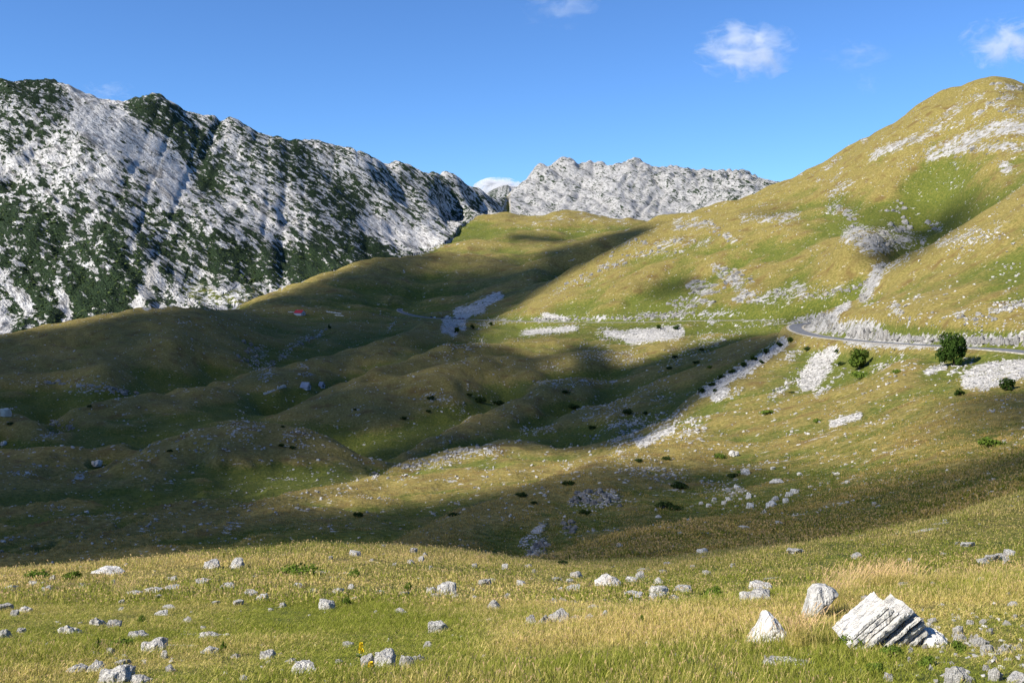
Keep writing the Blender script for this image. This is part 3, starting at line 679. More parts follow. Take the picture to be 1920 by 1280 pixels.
for pts, w, v in (([(60, 170), (200, 240), (330, 330)], 30, .45), ([(560, 290), (640, 420), (700, 490)], 34, .55), ([(960, 445), (1060, 450)], 8, .85), ([(1230, 545), (1290, 530)], 16, .5), ([(1400, 400), (1480, 395)], 8, .5), ([(1560, 360), (1600, 400)], 10, .45), ([(1640, 480), (1700, 470), (1760, 425), (1800, 395)], 22, .8), ([(1650, 400), (1720, 400)], 10, .35), ([(1480, 600), (1560, 590)], 12, .5),
                  ([(1500, 1040), (1700, 1010), (1920, 960)], 40, .42), ([(350, 350), (420, 430)], 20, .25)):
    sh.stroke(pts, w, v, .8)
sh.poly([(600, 930), (640, 906), (760, 886), (900, 880), (1080, 856), (1200, 832), (1300, 805), (1300, 858), (1150, 866), (1000, 908), (880, 926), (740, 950), (640, 958), (560, 950)], 0.0, 'set')
sh.stroke([(870, 872), (1040, 862)], 14, -0.75, .8); sh.a = np.clip(sh.a, 0, 1)
sh.stroke([(480, 905), (600, 925)], 20, -0.35, .9); sh.a = np.clip(sh.a, 0, 1)
SHV = sh.get(1.6)
SHV = SHV * (1 - sstep(1150, 1350, COLPX) * sstep(850, 890, PY) * np.clip(.22 + 1.1 * fbm(COLPX / 150, PY / 34, 3, 871), 0, .8))
in_view = VIS & (COLPX > -70) & (COLPX < 1990) & (PY > 100) & (PY < 1290)
lx, ly = TO_SUN[0] / TO_SUN[2], TO_SUN[1] / TO_SUN[2]
M_CLOUD, nt, b = new_mat("cloud_deck"); q = N(nt)
out = nt.nodes["Material Output"]; nt.nodes.remove(b)
df = q.node("ShaderNodeBsdfDiffuse"); df.inputs[0].default_value = (.95, .95, .95, 1); tl = q.node("ShaderNodeBsdfTranslucent"); tl.inputs[0].default_value = (.9, .9, .92, 1)
m1 = q.node("ShaderNodeMixShader"); m1.inputs[0].default_value = .12; nt.links.new(df.outputs[0], m1.inputs[1]); nt.links.new(tl.outputs[0], m1.inputs[2])
tr = q.node("ShaderNodeBsdfTransparent"); m2 = q.node("ShaderNodeMixShader")
nt.links.new(q.attr("cloud_share").outputs["Fac"], m2.inputs[0]); nt.links.new(tr.outputs[0], m2.inputs[1]); nt.links.new(m1.outputs[0], m2.inputs[2]); nt.links.new(m2.outputs[0], out.inputs[0])
def cloud_deck(name, label, selv, HC, CELL, thk, grain):
    """cloud whose shadow falls where the valley lies dark: each piece of ground looks up the sun's ray to the cloud"""
    tt = (HC - ZZ[selv]) / TO_SUN[2]
    cxp = XX[selv] + TO_SUN[0] * tt; cyp = YY[selv] + TO_SUN[1] * tt
    sv = SHV[selv]; pad = CELL * 16
    cx0, cy0 = cxp.min() - pad, cyp.min() - pad
    nx = int((cxp.max() + pad - cx0) / CELL) + 1; ny = int((cyp.max() + pad - cy0) / CELL) + 1
    ci = ((cyp - cy0) / CELL).astype(int) * nx + ((cxp - cx0) / CELL).astype(int)
    num = np.bincount(ci, sv, nx * ny).reshape(ny, nx); den = np.bincount(ci, minlength=nx * ny).reshape(ny, nx).astype(float)
    num = np.where(den > 0, num / np.maximum(den, 1), 0); den = (den > 0).astype(float)
    fill = np.zeros_like(num); got = np.zeros_like(num)
    for sgm in (0.7, 1.5, 3, 6, 10):
        bn = blur(blur(num, sgm, 0), sgm, 1); bd_ = blur(blur(den, sgm, 0), sgm, 1)
        a_ = np.clip(bd_ * 4, 0, 1) * (1 - got)
        fill += a_ * bn / np.maximum(bd_, 1e-6); got += a_
    gy_, gx_ = np.mgrid[0:ny, 0:nx]
    wx_, wy_ = cx0 + (gx_ + .5) * CELL, cy0 + (gy_ + .5) * CELL
    mask = np.clip(fill + 0.22 * fbm(wx_ / grain, wy_ / grain, 4, 811) * sstep(.08, .4, fill) * (1 - 0.6 * sstep(.8, 1, fill)), 0, 1)
    on = blur(blur((mask > 0.05).astype(float), .8, 0), .8, 1) > 0.02
    cells = on[:-1, :-1] | on[1:, :-1] | on[:-1, 1:] | on[1:, 1:]
    gi = np.arange(nx * ny).reshape(ny, nx)
    cq = np.stack([gi[:-1, :-1], gi[:-1, 1:], gi[1:, 1:], gi[1:, :-1]], -1)[cells]
    thick = thk * mask ** .7 * (0.7 + 0.5 * fbm(wx_ / grain, wy_ / grain, 3, 812)) + 1
    # cloud tops shaped along the sun's ray so both faces shade the same ground
    top = np.stack([wx_ + lx * thick, wy_ + ly * thick, HC + EYE + thick], -1).reshape(-1, 3); bot = np.stack([wx_ - lx * thick * .25, wy_ - ly * thick * .25, HC + EYE - thick * .25], -1).reshape(-1, 3)
    dens = 1 - np.sqrt(1 - np.clip(mask * 0.985, 0, .985)); dens = np.where(mask < .04, 0, dens).reshape(-1)
    co = np.concatenate([top, bot]); fq = np.concatenate([cq, cq[:, ::-1] + nx * ny])
    used, inv = np.unique(fq, return_inverse=True)
    me = mesh_from(name, co[used], inv.reshape(-1, 4), M_CLOUD, (("cloud_share", 'FLOAT', np.concatenate([dens, dens])[used]),))
    add_obj(name, me, kind="stuff", label=label)
    print("CLOUD", name, nx, ny, len(fq), cx0, cxp.max(), cy0, cyp.max())
low = in_view & (YY < 980) & (ZZ < 40)
cloud_deck("low_cloud", "low ragged cloud drifting over the valley, seen by its shadow", low, 330.0, 7.0, 40, 60)
cloud_deck("high_cloud", "broken white cloud above the ridges, seen by its shadows", in_view & ~low, 1100.0, 16.0, 90, 130)

# ------------------------------------------------------------------ rock shapes
from mathutils import noise as mnoise
def box_ramp_mat(name, c1, c2, dark, warm, scale=1.0, bump=0.5, grooves=0.0):
    """weathered limestone, in the rock's own coordinates"""
    m, nt, b = new_mat(name); q = N(nt)
    tc = q.node("ShaderNodeTexCoord"); oi = q.node("ShaderNodeObjectInfo")
    va = q.node("ShaderNodeVectorMath", operation='ADD'); nt.links.new(tc.outputs["Object"], va.inputs[0])
    cb = q.node("ShaderNodeCombineXYZ"); rr = q.math('MULTIPLY', oi.outputs["Random"], 37.0); nt.links.new(rr, cb.inputs[0]); nt.links.new(rr, cb.inputs[1]); nt.links.new(cb.outputs[0], va.inputs[1])
    p = va.outputs[0]
    n1 = q.noise(p, 3.0 * scale, 6, .62); n2 = q.noise(p, 11.0 * scale, 5, .65); n3 = q.noise(p, 1.3 * scale, 3, .5)
    mp = q.node("ShaderNodeMapping"); nt.links.new(p, mp.inputs[0]); mp.inputs["Scale"].default_value = (7 * scale, 7 * scale, .9 * scale); mp.inputs["Rotation"].default_value = (.25, .3, 0)
    gr = q.noise(mp.outputs[0], 1.0, 4, .6)
    col = q.mix(q.ramp(n1, .3, .7), c1, c2)
    col = q.mix(q.math('MULTIPLY', q.ramp(n2, .58, .72), .4), col, dark)
    col = q.mix(q.math('MULTIPLY', q.ramp(n3, .52, .72), .55), col, warm)
    br = q.math('ADD', 0.82, q.math('MULTIPLY', oi.outputs["Random"], .3)); vm = q.node("ShaderNodeVectorMath", operation='SCALE'); nt.links.new(col, vm.inputs[0]); nt.links.new(br, vm.inputs[3])
    nt.links.new(vm.outputs[0], b.inputs["Base Color"])
    h = q.math('ADD', n2, q.math('MULTIPLY', n1, 1.2)); h = q.math('ADD', h, q.math('MULTIPLY', q.ramp(gr, .35, .6), grooves))
    nt.links.new(q.bump(h, bump, .12 / scale), b.inputs["Normal"])
    return m
M_BOULDER = box_ramp_mat("limestone_boulder", (.47, .45, .41), (.72, .70, .645), (.18, .174, .162), (.54, .45, .34), 1.0, .8, .9)
M_WHITE = box_ramp_mat("pale_limestone", (.44, .425, .39), (.68, .66, .61), (.20, .19, .175), (.54, .45, .35), 1.6, .8, .7)
M_OUTCROP = box_ramp_mat("outcrop_limestone", (.15, .145, .136), (.30, .29, .272), (.075, .073, .07), (.23, .195, .15), .35, .9, .6)

def rock_mesh(name, seed, dims=(1, 1, 1), npts=16, sub=2, jag=.07, mat=None, flat=.0, box=0.5):
    """angular block: convex hull of random points, then cut finer and roughened"""
    r = random.Random(seed); bm = bmesh.new()
    for i in range(npts):
        v = Vector((r.gauss(0, 1), r.gauss(0, 1), r.gauss(0, 1))); v.normalize()
        k_ = max(abs(v.x), abs(v.y), abs(v.z))
        v = v * (1 - box) + v / k_ * box * r.uniform(.75, 1)
        if v.z < -.35: v.z = -.35
        bm.verts.new(v)
    bmesh.ops.convex_hull(bm, input=bm.verts[:])
    bmesh.ops.delete(bm, geom=[v for v in bm.verts if not v.link_faces], context='VERTS')
    bmesh.ops.triangulate(bm, faces=bm.faces[:])
    for k_ in range(sub):
        bmesh.ops.subdivide_edges(bm, edges=bm.edges[:], cuts=1, use_grid_fill=True)
        if k_ == 0: bmesh.ops.smooth_vert(bm, verts=bm.verts[:], factor=.18, use_axis_x=True, use_axis_y=True, use_axis_z=True)
    off = Vector((seed * 3.7, seed * 1.3, seed * 2.1))
    for v in bm.verts:
        p = v.co * 1.7 + off; q_ = v.co * 4.5 + off
        d = mnoise.noise(p) * jag * 1.6 + mnoise.noise(q_) * jag * .9
        g = mnoise.noise(Vector((v.co.x * 5 + off.x, v.co.y * 5, v.co.z * .7)))
        d -= max(0, .10 - abs(g)) * jag * 6
        v.co += v.co.normalized() * d
        v.co.x *= dims[0]; v.co.y *= dims[1]; v.co.z *= dims[2]
    me = bpy.data.meshes.new(name); bm.to_mesh(me); bm.free()
    for p in me.polygons: p.use_smooth = False
    if mat: me.materials.append(mat)
    return me
def norm_mesh(me):
    """rest on z = 0 with a unit box so that a copy can be scaled to metres"""
    c = np.empty(len(me.vertices) * 3); me.vertices.foreach_get('co', c); c = c.reshape(-1, 3)
    lo, hi = c.min(0), c.max(0)
    c = (c - (lo + hi) / 2) / (hi - lo); c[:, 2] += .5
    me.vertices.foreach_set('co', c.ravel()); me.update(); return me

ROUND = [norm_mesh(rock_mesh("boulder", 10 + i, (1, .9, .7), 15 + i % 4, 3, .10, M_BOULDER, box=.35)) for i in range(6)]
FLAT = [norm_mesh(rock_mesh("flat_rock", 30 + i, (1.2, .8, .35), 12, 3, .09, M_BOULDER, box=.4)) for i in range(4)]
BLOCK = [norm_mesh(rock_mesh("block", 50 + i, (1, .8, .8), 22, 3, .06, M_BOULDER, box=.9)) for i in range(4)]
WROUND = []
for i in range(4):
    me = ROUND[i].copy(); me.materials.clear(); me.materials.append(M_WHITE); WROUND.append(me)

ROCKS = []
def place(me, name, px, py, w, h, label, group=None, cat="rock", depth=.8, rz=None, bury=.28, tilt=0.0, yaw=None):
    p = surf(px, py); Y = p[1]
    W_ = w * Y / F; H_ = h * Y / F
    o = add_obj(name, me, label=label, category=cat)
    if group: o["group"] = group
    if Y < 70: W_ *= 1.06; H_ = H_ * .92 + .035
    Hs = H_ * (1 + bury)
    o.scale = (W_, W_ * depth, Hs)
    ROCKS.append((p[0], p[1] + W_ * depth * .25, W_ * .5))
    yw = random.uniform(-.35, .35) + random.choice((0, math.pi)) if yaw is None else yaw
    o.rotation_euler = (0, tilt, yw)
    yb = p[1] + W_ * depth * .25
    o.location = (p[0], yb, float(ground_z(p[0], yb)) - H_ * bury - .01)
    return o

# ------------------------------------------------------------------ boulders of the meadow (column, foot row, width, height in photograph pixels)
G_B = "limestone rocks strewn over the foreground meadow"
NAMED = [(395, 1065, 32, 15, 'R', "pale rounded rock near the far edge of the left knoll, left of a pair"), (445, 1064, 28, 18, 'R', "knobbly pale rock near the far edge of the left knoll, right of a pair"),
 (195, 1074, 56, 9, 'F', "long low slab lying along the crest of the left knoll"), (130, 1186, 43, 17, 'R', "dark-sided humped rock on the left meadow"), (182, 1171, 30, 16, 'R', "rounded grey rock left of a pointed one on the left meadow"),
 (212, 1176, 26, 14, 'B', "small pointed rock just right of a rounded grey one"), (256, 1197, 40, 14, 'R', "low smooth rock behind a furrowed white rock at lower left"), (285, 1221, 47, 23, 'R', "furrowed white rock in the left meadow above the corner cluster"),
 (390, 1198, 34, 13, 'F', "flat pale rock standing upper of two on the left meadow"), (391, 1224, 34, 11, 'F', "smooth flat pale rock, lower of two on the left meadow"), (212, 1278, 62, 27, 'R', "largest rough rock of the cluster in the bottom left corner"),
 (175, 1259, 33, 16, 'R', "middle rock of the cluster in the bottom left corner"), (140, 1259, 38, 11, 'F', "leftmost low rock of the cluster in the bottom left corner"), (838, 1114, 37, 23, 'B', "square grey block with a dark right face on the middle meadow"),
 (809, 1112, 22, 11, 'R', "lumpy rock leaning on the left of a square grey block"), (816, 1122, 20, 10, 'R', "rounded rock in front of a square grey block"), (612, 1142, 29, 19, 'B', "split upright rock in green grass left of centre"),
 (819, 1186, 37, 20, 'B', "white grooved block alone in the green hollow of the meadow"), (926, 1143, 27, 18, 'B', "faceted grey boulder right of the square block"), (908, 1098, 28, 14, 'R', "humped grey boulder near the top of the middle meadow"),
 (570, 1262, 54, 19, 'F', "tilted smooth slab half sunk in grass at the bottom edge"), (499, 1235, 29, 13, 'R', "grey hump of rock above a tilted sunk slab"), (688, 1250, 27, 21, 'W', "white rounded boulder under the tall yellow flower"),
 (720, 1250, 41, 30, 'W', "biggest white boulder beside the tall yellow flower"), (761, 1251, 26, 22, 'W', "notched white boulder right of the biggest white one"), (784, 1241, 29, 15, 'W', "low white boulder ending the row beside the yellow flower"),
 (1140, 1097, 50, 20, 'B', "broad broken heap of grey rock in the shaded hollow"), (1201, 1088, 17, 18, 'B', "upright pointed rock in the shaded hollow"), (1081, 1082, 25, 11, 'R', "grey rock at the back of the shaded hollow"),
 (995, 1170, 22, 15, 'W', "leftmost white boulder of the row behind the near mound"), (1020, 1169, 27, 19, 'W', "second white boulder of the row behind the near mound"), (1049, 1165, 38, 21, 'W', "largest white boulder of the row behind the near mound"),
 (1080, 1162, 23, 11, 'W', "low white boulder right of the largest in the row behind the near mound"), (1105, 1161, 16, 8, 'W', "rightmost low white boulder of the row behind the near mound"), (1236, 1114, 37, 17, 'R', "tallest grey boulder on the right of the shaded hollow"),
 (1282, 1109, 34, 11, 'F', "flat grey boulder right of the tallest one in the hollow"), (1419, 1124, 60, 18, 'R', "wide dark grey boulder behind the near mound"), (1432, 1109, 40, 15, 'F', "pale slab lying on a wide dark grey boulder"),
 (1319, 1039, 26, 12, 'R', "domed rock alone on the shaded slope"), (1161, 1027, 15, 9, 'R', "small domed rock on the brown shaded slope"), (1802, 1288, 50, 38, 'W', "large white boulder cut by the bottom edge at lower right"),
 (1869, 1275, 26, 22, 'W', "leaning white rock right of the large bottom-edge boulder"), (1911, 1284, 36, 17, 'W', "white boulder in the bottom right corner"), (1799, 1190, 21, 16, 'W', "round white stone, upper of two right of the layered rock"),
 (1802, 1203, 23, 13, 'W', "round white stone, lower of two right of the layered rock"), (1841, 1211, 33, 14, 'W', "oblong white stone above a second one at the right"), (1855, 1226, 28, 16, 'W', "pale stone below an oblong one at the right"),
 (1608, 1048, 21, 11, 'R', "rust-tinged rock on the half-shaded right slope"), (1491, 1037, 28, 10, 'F', "flat rock on the edge of the shaded slope at right"), (1629, 1130, 26, 13, 'R', "rough rock behind the layered rock, among dry stalks"),
 (1667, 1277, 17, 13, 'W', "small cube-like white stone near the bottom edge"), (178, 874, 22, 11, 'R', "big lone boulder on the dark valley crest at left"), (8, 781, 20, 15, 'B', "dark boulder on top of the hillock at the left edge"), (5, 835, 12, 8, 'R', "pale boulder at the foot of the hillock at the left edge")]
for (px, py, w, h, k_, lab) in NAMED:
    me = {'R': ROUND, 'F': FLAT, 'B': BLOCK, 'W': WROUND}[k_]
    place(random.choice(me), "boulder", px, py, w, h, lab, G_B, depth=.8 if k_ != 'F' else 1.1)
SMALL = {"left": [(236, 1062, 7, 6), (210, 1078, 36, 7), (97, 1087, 11, 8), (58, 1097, 20, 5), (80, 1098, 16, 5), (86, 1108, 20, 9), (16, 1106, 28, 9), (153, 1100, 16, 5), (211, 1095, 10, 8), (378, 1093, 28, 9), (425, 1103, 27, 9), (325, 1088, 13, 8), (249, 1115, 30, 7), (285, 1110, 35, 8), (320, 1104, 28, 6), (296, 1122, 13, 6), (8, 1144, 25, 11), (45, 1147, 29, 11), (26, 1155, 15, 9),
  (6, 1195, 24, 13), (40, 1186, 16, 8), (203, 1226, 20, 8), (228, 1250, 29, 12), (307, 1233, 16, 10), (262, 1281, 35, 13), (318, 1258, 19, 7), (301, 1153, 24, 7), (315, 1140, 25, 5), (348, 1166, 17, 8), (381, 1180, 11, 5), (446, 1134, 19, 8), (468, 1118, 25, 9), (404, 1132, 15, 5), (440, 1233, 20, 6), (455, 1276, 17, 6), (226, 1144, 10, 4), (227, 1131, 12, 5)],
 "middle": [(719, 1027, 12, 7), (665, 1042, 21, 10), (620, 1049, 8, 6), (776, 1037, 15, 11), (770, 1056, 14, 7), (789, 1053, 12, 11), (797, 1044, 9, 9), (808, 1067, 8, 7), (832, 1075, 9, 6), (889, 1064, 12, 7), (947, 1067, 12, 9), (559, 1103, 18, 10), (632, 1111, 24, 9), (586, 1110, 18, 6), (658, 1103, 13, 7), (714, 1113, 21, 6), (757, 1117, 20, 8), (925, 1092, 12, 8), (853, 1121, 14, 5), (490, 1126, 22, 12), (529, 1138, 16, 7), (751, 1150, 24, 7), (916, 1166, 18, 6),
  (549, 1244, 16, 8), (652, 1213, 21, 6), (802, 1215, 19, 9), (887, 1276, 17, 6), (635, 1243, 15, 4), (664, 1127, 11, 6), (951, 1122, 14, 8), (507, 1145, 10, 4), (696, 1052, 8, 4), (740, 1060, 9, 4), (890, 1122, 12, 5), (704, 1150, 7, 4)],
 "hollow": [(1184, 1090, 21, 9), (1076, 1107, 27, 11), (1051, 1109, 11, 7), (977, 1098, 17, 10), (1044, 1088, 20, 6), (1068, 1091, 14, 6), (1235, 1093, 18, 10), (1225, 1125, 15, 14), (1238, 1121, 14, 7), (1190, 1119, 36, 7), (1184, 1130, 11, 10), (1267, 1123, 24, 5), (1037, 1133, 18, 10), (1055, 1131, 15, 10), (1077, 1133, 14, 7), (1112, 1146, 19, 11), (1125, 1145, 12, 6), (1090, 1151, 18, 9), (1075, 1150, 12, 6), (1136, 1156, 16, 10), (1207, 1070, 24, 5), (1376, 1062, 12, 6), (1243, 1073, 16, 5),
  (1150, 1066, 9, 5), (1172, 1065, 9, 5), (1260, 1028, 10, 5), (1280, 1028, 9, 5), (1320, 1046, 9, 4), (1300, 1066, 11, 6), (1252, 1060, 14, 6), (1326, 1076, 16, 5), (990, 1064, 12, 6), (1000, 1073, 8, 5), (1270, 1130, 13, 5)],
 "right": [(1519, 1234, 14, 6), (1880, 1226, 17, 11), (1892, 1222, 22, 13), (1911, 1218, 22, 11), (1858, 1188, 14, 8), (1751, 1167, 18, 6), (1744, 1175, 14, 6), (1696, 1101, 25, 8), (1754, 1100, 17, 6), (1845, 1056, 24, 8), (1862, 1050, 26, 10), (1880, 1047, 26, 9), (1896, 1040, 20, 8), (1888, 1056, 14, 7), (1816, 1024, 25, 8), (1447, 1022, 17, 9), (1902, 1136, 17, 6), (1842, 1090, 22, 6), (1358, 1257, 22, 9), (1365, 1276, 17, 8), (1438, 1245, 14, 12), (1175, 1187, 9, 5),
  (1736, 1215, 12, 6), (1755, 1213, 10, 5), (1822, 1197, 9, 6), (1832, 1198, 10, 5), (1770, 1218, 9, 5), (1708, 1225, 11, 7), (1705, 1240, 8, 4), (1748, 1256, 12, 5), (1856, 1244, 10, 5), (1866, 1240, 9, 5), (1850, 1256, 12, 6), (1820, 1170, 13, 5), (1845, 1170, 14, 5), (1890, 1172, 18, 4), (1860, 1160, 8, 4), (1905, 1160, 10, 6), (1410, 1006, 8, 5), (1645, 1043, 8, 4), (1770, 1040, 12, 4), (1706, 1052, 10, 5), (1795, 1020, 8, 4), (1730, 1148, 7, 4)],
 "spur": [(1446, 950, 22, 12), (1455, 939, 14, 9), (1433, 963, 14, 10), (1407, 952, 15, 10), (1474, 942, 12, 8), (1480, 930, 14, 8), (1490, 925, 17, 9), (1458, 906, 26, 8), (1399, 889, 18, 9), (1377, 855, 20, 10), (1397, 991, 22, 6), (1461, 983, 15, 6), (1404, 934, 12, 11), (1383, 916, 13, 7), (1358, 945, 11, 7), (1330, 950, 12, 7), (1241, 952, 11, 7), (1230, 958, 8, 6), (1235, 970, 12, 5), (1447, 1022, 16, 8), (1290, 977, 12, 5), (1275, 1001, 10, 4), (1315, 946, 9, 6), (1340, 938, 10, 6), (1367, 938, 11, 6), (1450, 880, 10, 5), (1520, 915, 9, 5),
  (1500, 890, 10, 5), (1540, 907, 9, 4), (1590, 905, 10, 5), (1570, 890, 12, 5), (1640, 845, 12, 4), (1660, 850, 11, 4), (1855, 890, 9, 5), (1600, 940, 8, 4), (1640, 945, 9, 4), (1040, 1048, 10, 5), (1100, 1047, 9, 5)]}
SL = {"left": "small pale limestone rock in the grass of the left foreground knoll", "middle": "small pale limestone rock in the grass of the middle foreground meadow", "hollow": "grey limestone rock lying in the shaded hollow below the spur",
      "right": "small pale stone in the grass of the right foreground slope", "spur": "grey boulder lying on the hillside below the rocky spur"}
ZONE = {"left": ("limestone rock", "left foreground meadow"), "middle": ("limestone rock", "middle foreground meadow"), "hollow": ("grey rock", "shaded hollow"),
        "right": ("pale stone", "right foreground slope"), "spur": ("grey boulder", "shaded hillside")}
ORD = ["leftmost", "second from left", "third from left", "fourth from left", "fifth from left", "sixth from left", "seventh from left", "eighth from left", "ninth from left", "tenth from left"]
for key, lst in SMALL.items():
    lst = sorted(lst, key=lambda r_: r_[1]); nbands = max(1, -(-len(lst) // 8)); per = -(-len(lst) // nbands)
    bands = [sorted(lst[i:i + per]) for i in range(0, len(lst), per)]
    wd = {1: [""], 2: ["far", "near"], 3: ["far", "middle", "near"], 4: ["farthest", "far", "near", "nearest"], 5: ["farthest", "far", "middle", "near", "nearest"], 6: ["farthest", "second farthest", "third farthest", "third nearest", "near", "nearest"]}[len(bands)]
    for bi, band_ in enumerate(bands):
        for oi_, (px, py, w, h) in enumerate(band_):
            me = random.choice(FLAT) if w > 2.4 * h else random.choice(ROUND + BLOCK)
            if key == "right" and py > 1140: me = random.choice(WROUND)
            kind, where = ZONE[key]; shape = "flat" if w > 2.4 * h else ("small" if w < 14 else "rounded")
            place(me, "rock", px, py, w, h * 1.05, "%s %s, %s in the %s row of the %s" % (shape, kind, ORD[oi_], wd[bi], where), SL[key].replace("rock in", "rocks in").replace("stone in", "stones in").replace("boulder ", "boulders ").replace("rock lying", "rocks lying"), bury=.3)

# ------------------------------------------------------------------ the layered rock and its neighbours
def layered_rock():
    p = surf(1655, 1212); Y = p[1]; k_ = Y / F
    root = add_obj("layered_rock", None, label="white layered limestone rock, its beds tilted, with black cracks between them", category="rock")
    root.location = (p[0], p[1], p[2])
    th = math.radians(41); a = np.array([math.cos(th), math.sin(th)]); b_ = np.array([math.sin(th), -math.cos(th)])
    c0 = np.array([0.0, (1212 - 1180) * k_])
    beds = [(-41, -33, -58, 33), (-33, -24, -70, 37), (-24, -15, -69, 41), (-15, -8, -57, 52), (-8, 1, -50, 63), (1, 8, -46, 65), (8, 15, -52, 62), (15, 22, -60, 65), (22, 30, -16, 66), (30, 39, -6, 65), (39, 47, 0, 58)]
    for j, (t0, t1, s0, s1) in enumerate(beds):
        bm = bmesh.new(); nS, nD = 14, 5
        depth = (.42 + .1 * math.sin(j * 2.1)); front = random.uniform(-.055, .045) - (.02 if j % 3 == 0 else 0)
        gap = 2.5
        for top_ in (0, 1):
            tt_ = (t0 + gap * .5) if top_ == 0 else (t1 - gap * .5)
            for d in range(nD):
                for s in range(nS):
                    f = s / (nS - 1); ss = s0 + (s1 - s0) * f
                    e = 2.6 if s in (0, nS - 1) else .5
                    ss += mnoise.noise(Vector((j * 3.1, d * .9, s))) * e * 2
                    wv = 1.6 * mnoise.noise(Vector((ss * .035, j * .12 + tt_ * .02, d * .35))) + .8 * mnoise.noise(Vector((ss * .11, j * 1.7 + top_, d)))
                    q_ = (a * ss + b_ * (tt_ + wv)) * k_ + c0
                    dd = front + depth * d / (nD - 1) + .012 * mnoise.noise(Vector((ss * .09, j * 2.3, top_ * .4))) + (.015 * abs(mnoise.noise(Vector((ss * .3, j, 4)))) if d == 0 else 0)
                    bm.verts.new((q_[0], dd - .12, q_[1]))
        bm.verts.ensure_lookup_table()
        V_ = lambda t_, d, s: bm.verts[t_ * nS * nD + d * nS + s]
        for d in range(nD - 1):
            for s in range(nS - 1):
                bm.faces.new((V_(0, d, s), V_(0, d + 1, s), V_(0, d + 1, s + 1), V_(0, d, s + 1))); bm.faces.new((V_(1, d, s), V_(1, d, s + 1), V_(1, d + 1, s + 1), V_(1, d + 1, s)))
        for s in range(nS - 1):
            bm.faces.new((V_(0, 0, s), V_(0, 0, s + 1), V_(1, 0, s + 1), V_(1, 0, s))); bm.faces.new((V_(0, nD - 1, s), V_(1, nD - 1, s), V_(1, nD - 1, s + 1), V_(0, nD - 1, s + 1)))
        for d in range(nD - 1):
            bm.faces.new((V_(0, d, 0), V_(1, d, 0), V_(1, d + 1, 0), V_(0, d + 1, 0))); bm.faces.new((V_(0, d, nS - 1), V_(0, d + 1, nS - 1), V_(1, d + 1, nS - 1), V_(1, d, nS - 1)))
        bmesh.ops.recalc_face_normals(bm, faces=bm.faces[:])
        bmesh.ops.subdivide_edges(bm, edges=bm.edges[:], cuts=1, use_grid_fill=True)
        for v in bm.verts:
            v.co += Vector((mnoise.noise(v.co * 26 + Vector((j, 0, 0))), mnoise.noise(v.co * 26 + Vector((0, j, 9))), mnoise.noise(v.co * 26 + Vector((5, 0, j))))) * .006
        me = bpy.data.meshes.new("bed"); bm.to_mesh(me); bm.free(); me.materials.append(M_WHITE)
        add_obj("bed", me, root)
layered_rock()

def outline_rock(name, label, pts, depth, mat, foot, seed=1):
    """boulder with a given front outline (photograph pixels), swelling in depth, closed all round"""
    p = surf(*foot); Y = p[1]; k_ = Y / F
    pts = np.array([((a - foot[0]) * k_, (foot[1] - b) * k_) for a, b in pts])
    m_ = len(pts); dense = []
    for i in range(m_):
        for t in (0, .33, .66): dense.append(pts[i] * (1 - t) + pts[(i + 1) % m_] * t)
    pts = np.array(dense); c = pts.mean(0); m_ = len(pts)
    bm = bmesh.new(); rings = []
    prof = [(.0, .55), (.02, .8), (.18, .96), (.45, 1.0), (.75, .92), (1.0, .6)]
    for (d, s) in prof:
        ring = []
        for i, q_ in enumerate(pts):
            w_ = c + (q_ - c) * s
            n_ = mnoise.noise(Vector((w_[0] * 9 + seed, d * 4, w_[1] * 9))) * .022
            ring.append(bm.verts.new((w_[0] * (1 + n_), (d - .35) * depth + n_ * 1.2 - (.06 if d == 0 else 0) * depth, w_[1] * (1 + n_))))
        rings.append(ring)
    for r0, r1 in zip(rings[:-1], rings[1:]):
        for i in range(m_): bm.faces.new((r0[i], r0[(i + 1) % m_], r1[(i + 1) % m_], r1[i]))
    for ring, fl in ((rings[0], 1), (rings[-1], 0)):
        cv_ = bm.verts.new(sum((v.co for v in ring), Vector()) / m_ + Vector((0, -.02 if fl else .02, 0)))
        for i in range(m_): bm.faces.new((ring[(i + 1) % m_], ring[i], cv_) if fl else (ring[i], ring[(i + 1) % m_], cv_))
    bmesh.ops.subdivide_edges(bm, edges=bm.edges[:], cuts=1, use_grid_fill=True)
    for v in bm.verts:
        v.co += Vector((mnoise.noise(v.co * 14 + Vector((seed, 0, 0))), mnoise.noise(v.co * 14 + Vector((0, seed, 3))), mnoise.noise(v.co * 14 + Vector((8, 0, seed))))) * .016
    bmesh.ops.recalc_face_normals(bm, faces=bm.faces[:])
    me = bpy.data.meshes.new(name); bm.to_mesh(me); bm.free(); me.materials.append(mat)
    o = add_obj(name, me, label=label, category="rock"); o.location = (p[0], p[1], p[2] - .02)
    return o
outline_rock("standing_rock", "rough pale standing rock leaning right beside a tuft of dry stalks", [(1506, 1155), (1515, 1162), (1530, 1158), (1548, 1140), (1560, 1122), (1571, 1107), (1562, 1098), (1548, 1093), (1528, 1094), (1520, 1104), (1512, 1128)], .3, M_WHITE, (1527, 1158), 3)
outline_rock("pointed_rock", "low pointed pink-white rock, left of the standing rock", [(1402, 1206), (1420, 1210), (1455, 1206), (1478, 1196), (1474, 1178), (1462, 1165), (1449, 1150), (1440, 1146), (1434, 1154), (1425, 1174), (1412, 1190)], .4, M_WHITE, (1440, 1202), 5)
outline_rock("lichened_rock", "squat speckled grey rock against the right side of the layered rock", [(1712, 1205), (1725, 1212), (1750, 1213), (1770, 1207), (1772, 1192), (1762, 1181), (1745, 1178), (1728, 1179), (1718, 1190)], .35, M_BOULDER, (1742, 1209), 8)
